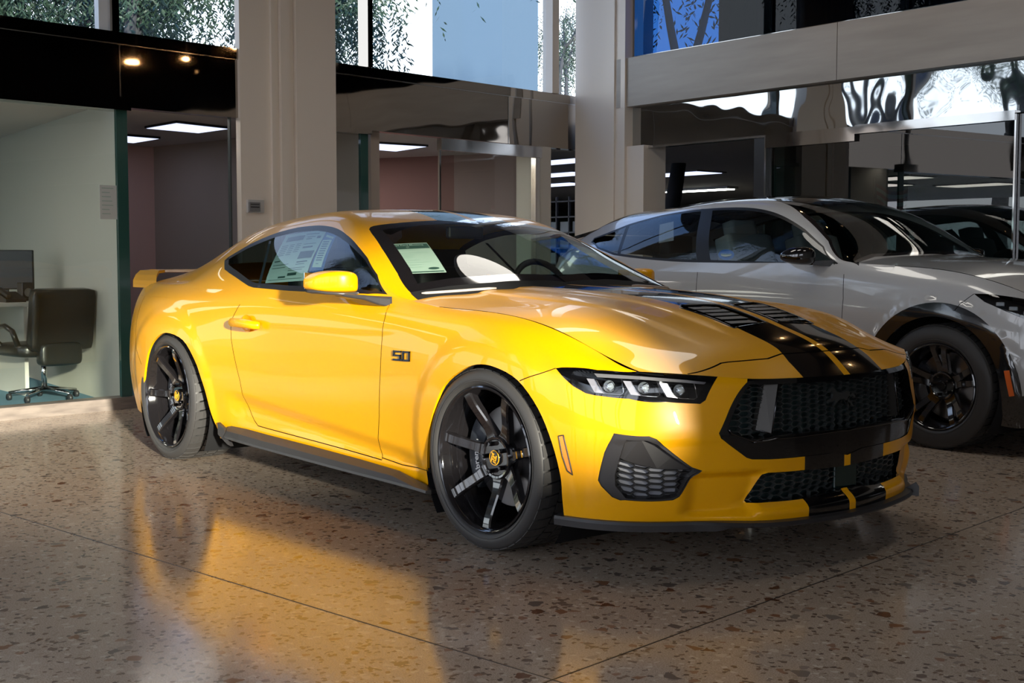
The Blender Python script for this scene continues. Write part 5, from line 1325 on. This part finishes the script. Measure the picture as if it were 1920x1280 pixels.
for i, (x, y) in enumerate([(-6.6, -2.2), (-7.8, -3.6), (-6.6, -4.6)]): fill_panel((x, y), (1.1, .55), .1, 'unseen fill light panel added in the leftmost office, '+('nearest the partition', 'in the middle', 'farthest from the partition')[i], 'fill_glow')
# office chair, desk, monitor, telephone
def od(px, py, z):  # point at a given height along a photo ray
    return hit(px, py, 2, z)
cp = od(108, 744, .0); ch = empty('office_chair', (cp[0]+.12, cp[1]-.19, 0), math.radians(8)); ch.scale = (.97, 1.0, .90); tag(ch, 'black leather office chair seen through the left glass wall', 'chair')
softbox('seat', (-.10, .05, .43), (.50, .50, .12), 'leather', ch, cr=.4)
b_ = softbox('backrest', (.20, .10, .69), (.10, .50, .52), 'leather', ch, Matrix.Rotation(math.radians(8), 3, 'Y'), cr=.55)
softbox('back_bracket', (.19, .08, .40), (.12, .34, .20), 'leather', ch, cr=.4)
for s in (-1, 1):
    m = MB(); m.tube([(.12, .06+s*.27, .48), (.10, .06+s*.30, .60), (-.02, .06+s*.30, .64), (-.22, .06+s*.28, .62), (-.26, .06+s*.26, .50), (-.15, .06+s*.22, .42)], .022, 8); m.build('armrest', 'leather', ch)
m = MB(); m.tube([(0, .05, .37), (0, .05, .10)], .022, 12); m.build('column', 'steel', ch)
m = MB()
for k in range(5):
    a = 2*PI*k/5+.3; m.tube([(0, .05, .10), (.26*math.cos(a), .05+.26*math.sin(a), .065)], [.02, .013], 8)
m.build('base', 'steel', ch)
for k in range(5):
    a = 2*PI*k/5+.3; m = MB(); m.lathe([(0, -.012), (.028, -.012), (.03, 0), (.028, .012), (0, .012)], (.26*math.cos(a), .05+.26*math.sin(a), .03), 16, 'y'); m.build('caster', 'plastic_dark', ch)
dkp = od(60, 566, .7375); dk = empty('desk', (dkp[0]-.32, dkp[1]-.80, 0), 0); tag(dk, 'pale office desk behind the black chair, cut off by the left edge', 'desk')
m = MB(); m.box((0, 0, .72), (.75, 1.6, .035), bev=.006); m.build('desktop', 'desk_pale', dk)
m = MB(); m.box((0, .74, .35), (.68, .03, .70)); m.build('side_panel', 'desk_pale', dk); m = MB(); m.box((0, -.74, .35), (.68, .03, .70)); m.build('side_panel', 'desk_pale', dk)
m = MB(); m.box((-.30, 0, .42), (.02, 1.45, .5)); m.build('modesty_panel', 'desk_pale', dk)
mp_ = od(8, 563, .7375); mo = empty('computer_monitor', tuple(mp_), math.radians(-35)); tag(mo, 'black computer monitor on the pale desk', 'monitor')
m = MB(); m.box((0, 0, .25), (.035, .48, .32), bev=.008); m.build('display', 'plastic_dark', mo); m = MB(); m.box((-.02, 0, .07), (.03, .06, .14)); m.box((0, 0, .006), (.18, .22, .012)); m.build('stand', 'plastic_dark', mo)
sp = empty('desk_speaker', tuple(od(47, 564, .7375)), .2); tag(sp, 'small black speaker on the desk, nearest the chair', 'speaker')
m = MB(); m.box((0, 0, .075), (.09, .09, .15), bev=.01); m.build('cabinet', 'plastic_dark', sp); m = MB(); m.lathe([(0, 0), (.03, 0), (.035, .006)], (.046, 0, .07), 16, 'x'); m.build('cone', 'plastic_grey', sp)
ph = empty('desk_telephone', tuple(od(21, 566, .7375)), .1); tag(ph, 'black desk telephone between the monitor and the speaker', 'telephone')
m = MB(); m.prism([(-.09, 0), (.09, 0), (.09, .025), (-.09, .08)], -.08, .08, lambda a, b, h: (a, h, b)); m.build('body', 'plastic_dark', ph); m = MB(); m.box((0, -.055, .075), (.19, .04, .03), Matrix.Rotation(.3, 3, 'Y'), bev=.01); m.build('handset', 'plastic_dark', ph)
# notice on the glass
nt_ = MB(); fbox(nt_, fu(187), fu(219), .002, .004, 1.36, 1.60); no = nt_.build('glass_notice', 'notice'); tag(no, 'faint pale notice sheet stuck on the left glass wall', 'notice')
m = MB()
for i in range(7): fbox(m, fu(191), fu(213-(i*7 % 9)), .004, .005, 1.575-.03*i, 1.582-.03*i)
m.build('notice_print', 'ink_faint', no)
# ---- right wall : stone beam, window above, mirrored header, back room
xr0 = rx(1168); XE = 9.0
m = MB(); abox(m, xr0, rx(1577), WY-.10, WY+.15, 2.51, 2.965); abox(m, rx(1577)+.006, XE, WY-.10, WY+.15, 2.51, 2.965); struct(m, 'wall_beam', 'travertine')
m = MB(); abox(m, rx(1185), rx(1438), WY-.01, WY+.04, 2.13, 2.51); struct(m, 'trim_12', 'mirror_panel')
m = MB(); abox(m, rx(1438), rx(1906), WY-.012, WY+.04, 2.13, 2.51); struct(m, 'trim_13', 'mirror_panel')
m = MB(); abox(m, rx(1906), XE, WY-.01, WY+.04, 2.13, 2.51); struct(m, 'trim_14', 'mirror_panel')
m = MB(); abox(m, rx(1178), rx(1186), WY-.03, WY+.04, 2.13, 2.51); struct(m, 'trim_15', 'plaster')
m = MB(); abox(m, rx(1178), rx(1440), WY-.03, WY+.05, 2.115, 2.135); struct(m, 'trim_16', 'steel')
m = MB(); abox(m, rx(1440), rx(1606), WY-.05, WY+.05, 2.02, 2.135); struct(m, 'trim_17', 'steel_dark')
m = MB(); abox(m, rx(1606), rx(1904), WY-.05, WY+.05, 2.075, 2.145); struct(m, 'trim_18', 'steel_dark')
m = MB(); abox(m, rx(1415), rx(1436), WY-.02, WY+.10, 0, 2.12); struct(m, 'trim_19', 'plastic_dark')
m = MB(); abox(m, rx(1437), rx(1440), WY-.04, WY+.02, 0, 2.12); abox(m, rx(1903), rx(1906), WY-.04, WY+.02, 0, 2.12); struct(m, 'trim_20', 'steel')
m = MB(); abox(m, rx(1440), rx(1560), WY, WY+.012, 0, 2.05); struct(m, 'window_7', 'pane_dark')
m = MB(); abox(m, rx(1560), rx(1904), WY-.014, WY-.002, 0, 2.08); struct(m, 'window_8', 'pane_dark')
m = MB(); abox(m, rx(1907), XE, WY, WY+.012, 0, 2.12); struct(m, 'window_9', 'pane_dark')
# upper window on the right, with a curtain
m = MB(); abox(m, rx(1187), XE, WY, WY+.01, 2.965, 5.2); struct(m, 'window_10', 'pane_tint')
m = MB(); abox(m, rx(1176), rx(1190), WY-.02, WY+.1, 2.965, 5.2); abox(m, rx(1187), XE, WY-.03, WY+.02, 2.955, 2.985); struct(m, 'trim_21', 'steel_dark')
V = []; xs_ = np.arange(rx(1312), XE, .018)
for i, x in enumerate(xs_):
    y = WY+.20+.035*math.sin(x*42)+.02*math.sin(x*17+1)
    V += [(x, y, 2.97), (x, y, 5.2)]
cu_ = meshobj('curtain', V, [(2*i, 2*i+2, 2*i+3, 2*i+1) for i in range(len(xs_)-1)], 'curtain', smooth=True); tag(cu_, 'dark brown pleated curtain behind the upper right window', 'curtain')
# back room
m = MB(); abox(m, -22, 9, WY+.1, 22, 2.34, 2.44); struct(m, 'ceiling_back', 'office_ceiling')
m = MB(); abox(m, -22, 9, 4.9, 22, -.1, -.001); struct(m, 'floor_back', 'carpet_grey')
m = MB(); abox(m, -22, 9, 22, 22.1, 0, 2.4); struct(m, 'wall_back', 'office_greenish')
m = MB(); abox(m, -22.1, -22, 4, 22, 0, 2.4); struct(m, 'wall_back_side', 'office_greenish')
m = MB(); abox(m, rx(1437)+.02, rx(1437)+.12, WY+.08, 5.75, 0, 2.34); struct(m, 'wall_room_side', 'office_green')
m = MB(); abox(m, -5.2, 9, 8.6, 8.7, 0, 2.34); struct(m, 'wall_room_back', 'office_dark')
for u_, l_ in ((-1.6, 'leftmost office, farthest left'), (-.1, 'leftmost office, nearest the green glass edge'), (1.45, 'pink walled office'), (4.3, 'red walled office')):  # strips out of sight behind the header, added to lighten the office walls
    c = fp(u_, -.26, OH); o = empty('added_fill_light', tuple(c), FA); tag(o, 'slim added fill light hidden behind the dark header, '+l_, 'ceiling light')
    m = MB(); m.box((0, 0, -.008), (.80, .14, .016)); m.build('frame', 'plastic_grey', o); m = MB(); m.box((0, 0, -.019), (.76, .11, .006)); m.build('diffuser', 'header_fill_glow', o)
def tube_light(px, py, ln, label):
    P = od(px, py, 2.30); o = empty('ceiling_light', tuple(P), 0); tag(o, label, 'ceiling light', None)
    m = MB(); m.box((0, 0, .02), (ln+.1, .30, .04)); m.build('housing', 'plastic_white', o)
    m = MB(); m.box((0, 0, -.008), (ln, .22, .015)); m.build('diffuser', 'tube_glow', o)
tube_light(1310, 357, 1.5, 'bright fluorescent ceiling light deep in the back room, above the white crossover')
def back_panel(px, py, lab):
    P = od(px, py, 2.335); o = empty('ceiling_light', (P[0], P[1], 2.34)); tag(o, lab, 'ceiling light')
    m = MB(); m.box((0, 0, -.008), (1.25, .65, .016)); m.build('frame', 'plastic_grey', o); m = MB(); m.box((0, 0, -.02), (1.15, .55, .006)); m.build('diffuser', 'panel_glow', o)
back_panel(1275, 325, 'flat ceiling light panel between the corner column and the glass door')
back_panel(1052, 301, 'ceiling light panel in the corridor, nearest of three beside the corner column')
back_panel(1050, 326, 'ceiling light panel in the corridor, middle of three beside the corner column')
back_panel(1048, 345, 'ceiling light panel in the corridor, farthest of three beside the corner column')
# shelving grid seen down the corridor
gp = hit(1056, 400, 1, 9.0); g = empty('grid_rack', (gp[0], 9.0, 0)); tag(g, 'black grid rack with paper sheets at the end of the corridor', 'rack')
m = MB()
for i in range(6): m.box((-.7+.28*i, 0, 1.0), (.02, .04, 2.0))
for i in range(9): m.box((0, 0, .05+.235*i), (1.42, .04, .02))
m.build('grid_frame', 'plastic_dark', g)
for i in range(5):
    for j in range(5):
        m = MB(); m.box((-.56+.28*i, .03, .60+.235*j), (.19, .01, .17)); m.build('paper_sheet', 'notice', g)
# room behind the right glass: counter, screens, flag in place of its reflection in the pane
ct = empty('counter', (rx(1437)+.6, 7.9, 0)); tag(ct, 'long dark counter behind the right glass wall', 'counter')
m = MB(); m.box((0, 0, .5), (4.2, .6, 1.0)); m.build('body', 'plastic_dark', ct); m = MB(); m.box((0, -.02, 1.02), (4.3, .7, .04)); m.build('top', 'office_grey', ct)
fl = empty('flag', (hit(1672, 330, 1, 6.6)[0], 6.6, 0)); tag(fl, 'red and white striped flag standing in for a reflection in the right glass wall', 'flag')
V = []; Fc = []; MI = []; nx = 16
for j in range(8):
    for i in range(nx+1): t = i/nx; V.append((-.17+.34*t, .03*math.sin(t*9+j*.2), 1.80-.036*j*1.0-.05*math.sin(t*3.0)*(1)-.06*t))
for j in range(7):
    for i in range(nx): Fc.append((j*(nx+1)+i, j*(nx+1)+i+1, (j+1)*(nx+1)+i+1, (j+1)*(nx+1)+i)); MI.append(j % 2)
fo = meshobj('cloth', V, Fc, ['flag_red', 'flag_white'], fl, smooth=True); fo.data.polygons.foreach_set('material_index', MI)
m = MB(); m.tube([(-.19, 0, .02), (-.19, 0, 1.86)], .009, 8); m.lathe([(0, 0), (.14, 0), (.14, .02), (0, .03)], (-.19, 0, -.02), 16); m.build('pole', 'steel', fl)
# ---- room shell on the camera side
CH = 4.7
m = MB(); abox(m, -6.2, 9.2, -9.2, WY+.3, CH, CH+.2); struct(m, 'ceiling', 'ceiling_dark')
# front wall with the low sun opening
FX = 7.2
def wall_with(m, ax, c, lo, hi, z0, z1, holes, t=.2):
    """wall in plane ax=c with rectangular holes (a0,a1,z0,z1) sorted along the wall"""
    holes = sorted(holes); cur = lo
    def pc(a0, a1, b0, b1):
        if a1-a0 < 1e-4 or b1-b0 < 1e-4: return
        if ax == 'x': abox(m, c, c+t, a0, a1, b0, b1)
        else: abox(m, a0, a1, c-t, c, b0, b1)
    for a0, a1, b0, b1 in holes:
        pc(cur, a0, z0, z1); pc(a0, a1, z0, b0); pc(a0, a1, b1, z1); cur = a1
    pc(cur, hi, z0, z1)
SUN_AZ, SUN_EL = math.radians(17.5), math.radians(9.0)
sd = np.array([math.cos(SUN_EL)*math.cos(SUN_AZ), -math.cos(SUN_EL)*math.sin(SUN_AZ), math.sin(SUN_EL)])   # towards the sun
def back(P): k = (FX-P[0])/sd[0]; return np.array(P)+sd*k
yt = back((.76, -.74, .6))[1]; yb = back((-1.9, -2.15, 0))[1]-2.2; zb_ = back((-1.9, -1.5, 0))[2]; zt2 = back((-2.72, -.9, .90))[2]
m = MB(); wall_with(m, 'x', FX, -9.2, WY+.3, 0, CH, [(yb, yt, zb_, zt2)]); struct(m, 'wall_front', 'plaster_dark')
m = MB(); wall_with(m, 'y', -9.0, -6.2, FX+.2, 0, CH, [(-5.6+3.15*i, -5.6+3.15*i+2.95, .5, 4.0) for i in range(4)]); struct(m, 'wall_window_side', 'plaster_dark')
m = MB(); abox(m, FX, FX+.2, WY, 22, 0, 5); struct(m, 'wall_back_end', 'plaster_dark')
m = MB(); wallseg(m, (-6.2, -9.2), (-5.0, -9.0), 0, CH, .1); struct(m, 'wall_corner', 'plaster_dark')
# ---- ceiling lamps
def disc_lamp(c, r, label, mtn='lamp_glow'):
    o = empty('pendant_lamp', c); tag(o, label, 'lamp', 'round white lamps under the showroom ceiling')
    m = MB(); m.lathe([(0, 0), (r*.96, 0), (r, .02), (r*.98, .06), (r*.6, .12), (0, .14)], n=48); m.build('shade', 'plastic_white', o)
    m = MB(); m.lathe([(0, -.004), (r*.93, -.004)], n=48); m.build('diffuser', mtn, o, fix=False)
    m = MB(); m.tube([(0, 0, .14), (0, 0, CH-c[2])], .008, 6); m.build('cable', 'plastic_dark', o)
for c in LAMPS: disc_lamp(c, .45, 'round white pendant lamp above the showroom floor')
for i, (x, y) in enumerate(SPOTS):
    o = empty('pendant_bulb', (x, y, 3.6)); tag(o, 'small warm globe bulb hanging in a row beside the stone beam', 'lamp', 'warm globe bulbs in a row')
    m = MB(); m.lathe([(.032*math.sin(t), -.032*math.cos(t)) for t in np.linspace(0, PI, 12)], n=20); m.build('bulb', 'spot_glow', o); m = MB(); m.tube([(0, 0, .05), (0, 0, CH-3.6)], .004, 6); m.build('cable', 'plastic_dark', o)
# ---- outside: sky, sun, trees, building
w = bpy.data.worlds.new('world'); SC.world = w; w.use_nodes = True; nt = w.node_tree; bg = nt.nodes['Background']
tc = nt.nodes.new('ShaderNodeTexCoord'); sp_ = nt.nodes.new('ShaderNodeSeparateXYZ'); cr_ = nt.nodes.new('ShaderNodeValToRGB')
nt.links.new(tc.outputs['Generated'], sp_.inputs[0]); nt.links.new(sp_.outputs['Z'], cr_.inputs[0]); nt.links.new(cr_.outputs[0], bg.inputs[0])
e_ = cr_.color_ramp.elements; e_[0].position = 0.0; e_[0].color = (.86, .90, 1., 1); e_[1].position = .7; e_[1].color = (.12, .30, .75, 1)
q_ = cr_.color_ramp.elements.new(.25); q_.color = (.84, .90, 1.0, 1)
bg.inputs[1].default_value = WORLD_E
sl = bpy.data.lights.new('sun', 'SUN'); sl.energy = SUN_E; sl.angle = math.radians(2.0); sl.color = (1., .95, .80)
so = bpy.data.objects.new('sun', sl); COL.objects.link(so); so.rotation_euler = Vector(sd).to_track_quat('Z', 'Y').to_euler()
def tree(px, dist, h, rt, label, fork=.45, lean=0., seed=1, nl=2600, pos=None, grp=None):
    r_ = random.Random(seed)
    if pos is None:
        d = ray(px, 481); d = d/np.linalg.norm(d[:2]); P = CO+d*dist
    else: P = pos
    t = empty('willow_tree', (P[0], P[1], 0)); tag(t, label, 'tree', grp)
    m = MB(); ends = []
    def br(p, d, L, r, lv):
        n = 5; pts = [p]; rad = [r]
        for i in range(n):
            d = (d+Vector((r_.uniform(-.12, .12), r_.uniform(-.12, .12), .03))).normalized(); p = p+d*L/n; pts.append(p); rad.append(r*(1-.45*(i+1)/n))
        m.tube(pts, rad, 8)
        if lv >= 3: ends.append(p); return
        for k in range(2 if lv == 0 else 3):
            a = r_.uniform(0, 6.28); s = fork if lv == 0 else r_.uniform(.5, .9)
            br(p, (d+Vector((math.cos(a)*s, math.sin(a)*s, r_.uniform(-.1, .2)))).normalized(), L*r_.uniform(.5, .72), rad[-1]*.8, lv+1); 
            if lv > 0: ends.append(p)
    br(Vector((0, 0, 0)), Vector((lean, lean*.5, 1)).normalized(), h*.42, rt, 0)
    m.build('trunk', 'bark', t)
    V = []; Fc = []
    ns = nl//9
    for k in range(ns):
        e = r_.choice(ends); p = e+Vector((r_.gauss(0, .38), r_.gauss(0, .38), r_.uniform(-.3, .3))); sw = Vector((r_.uniform(-.3, .3), r_.uniform(-.3, .3), -1)).normalized(); L = r_.uniform(.5, 2.0)
        for i in range(20):
            q = p+sw*L*i/20+Vector((r_.uniform(-.04, .04), r_.uniform(-.04, .04), 0)); a = r_.uniform(0, 6.28); lv = Vector((math.cos(a), math.sin(a), r_.uniform(-1.6, -.3))).normalized(); sd_ = lv.cross(Vector((r_.uniform(-1, 1), r_.uniform(-1, 1), .2))).normalized()*.014; l = r_.uniform(.07, .15)
            b = len(V); V += [q, q+lv*l*.5+sd_, q+lv*l, q+lv*l*.5-sd_]; Fc.append((b, b+1, b+2, b+3))
    meshobj('foliage', V, Fc, 'leaf', t)
tree(262, 17, 6.9, .24, 'forked willow trunk outside, right of the white window post at upper left', .35, .02, 3, 8000)
tree(352, 19, 7.2, .16, 'slanting slender willow outside, just left of the left column', .6, .22, 5, 9000)
tree(60, 19, 7.0, .20, 'leafy willow outside the window at the upper left corner', .5, 0, 8, 12000)
tree(628, 17, 9, .22, 'thick grey willow trunk outside, just right of the left column', .3, -.12, 11, 1500)
tree(1050, 36, 11, .2, 'leafy tree outside, left of the corner column', .4, 0, 14, 5000)
tree(1235, 17, 8, .14, 'bare branched tree outside the upper right window', .5, 0, 17, 2500)
m = MB(); P = CO+ray(905, 481)*27
def pxp(px, dist): d = ray(px, 481); return (CO+d*dist)[:2]
a_, b_ = pxp(812, 26), pxp(1008, 27); c_, d_ = pxp(1002, 36), pxp(818, 34); m2 = MB(); m2.prism([tuple(a_), tuple(b_), tuple(c_), tuple(d_)], 0, 15); bd = m2.build('building_exterior', 'plaster_shaded'); tag(bd, 'plain pale building outside the middle upper window', 'building')
a2, b2 = pxp(1040, 24), pxp(1066, 24)
m = MB(); abox(m, -80, 80, -80, 80, -.6, -.3); struct(m, 'ground_outside', 'ground_out')
for i, (x, y) in enumerate([(-5.5, -15), (-1.5, -17), (2.5, -15.5), (6, -18), (-9, -16), ]):
    tree(0, 0, 8.5, .2, 'leafy tree outside the showroom windows behind the viewpoint', .5, 0, 30+i, 3500, pos=(x, y, 0), grp='trees behind the viewpoint')
for i, (x, y, h_) in enumerate([(-13.5, -4.2, 14.5), (-16, -7.5, 15), (-11.5, -8, 12), (-10.5, -12.5, 9), (-14, -11.5, 10)]):
    tree(0, 0, h_, .25, 'tall willow outside, beyond the offices left of the view', .5, 0, 50+i, 10000, pos=(x, y, 0), grp='tall willows beyond the offices')
SC.view_settings.view_transform = 'Standard'; SC.view_settings.look = 'None'; SC.view_settings.gamma = 1; SC.view_settings.exposure = EXPO
SC.view_settings.use_curve_mapping = False
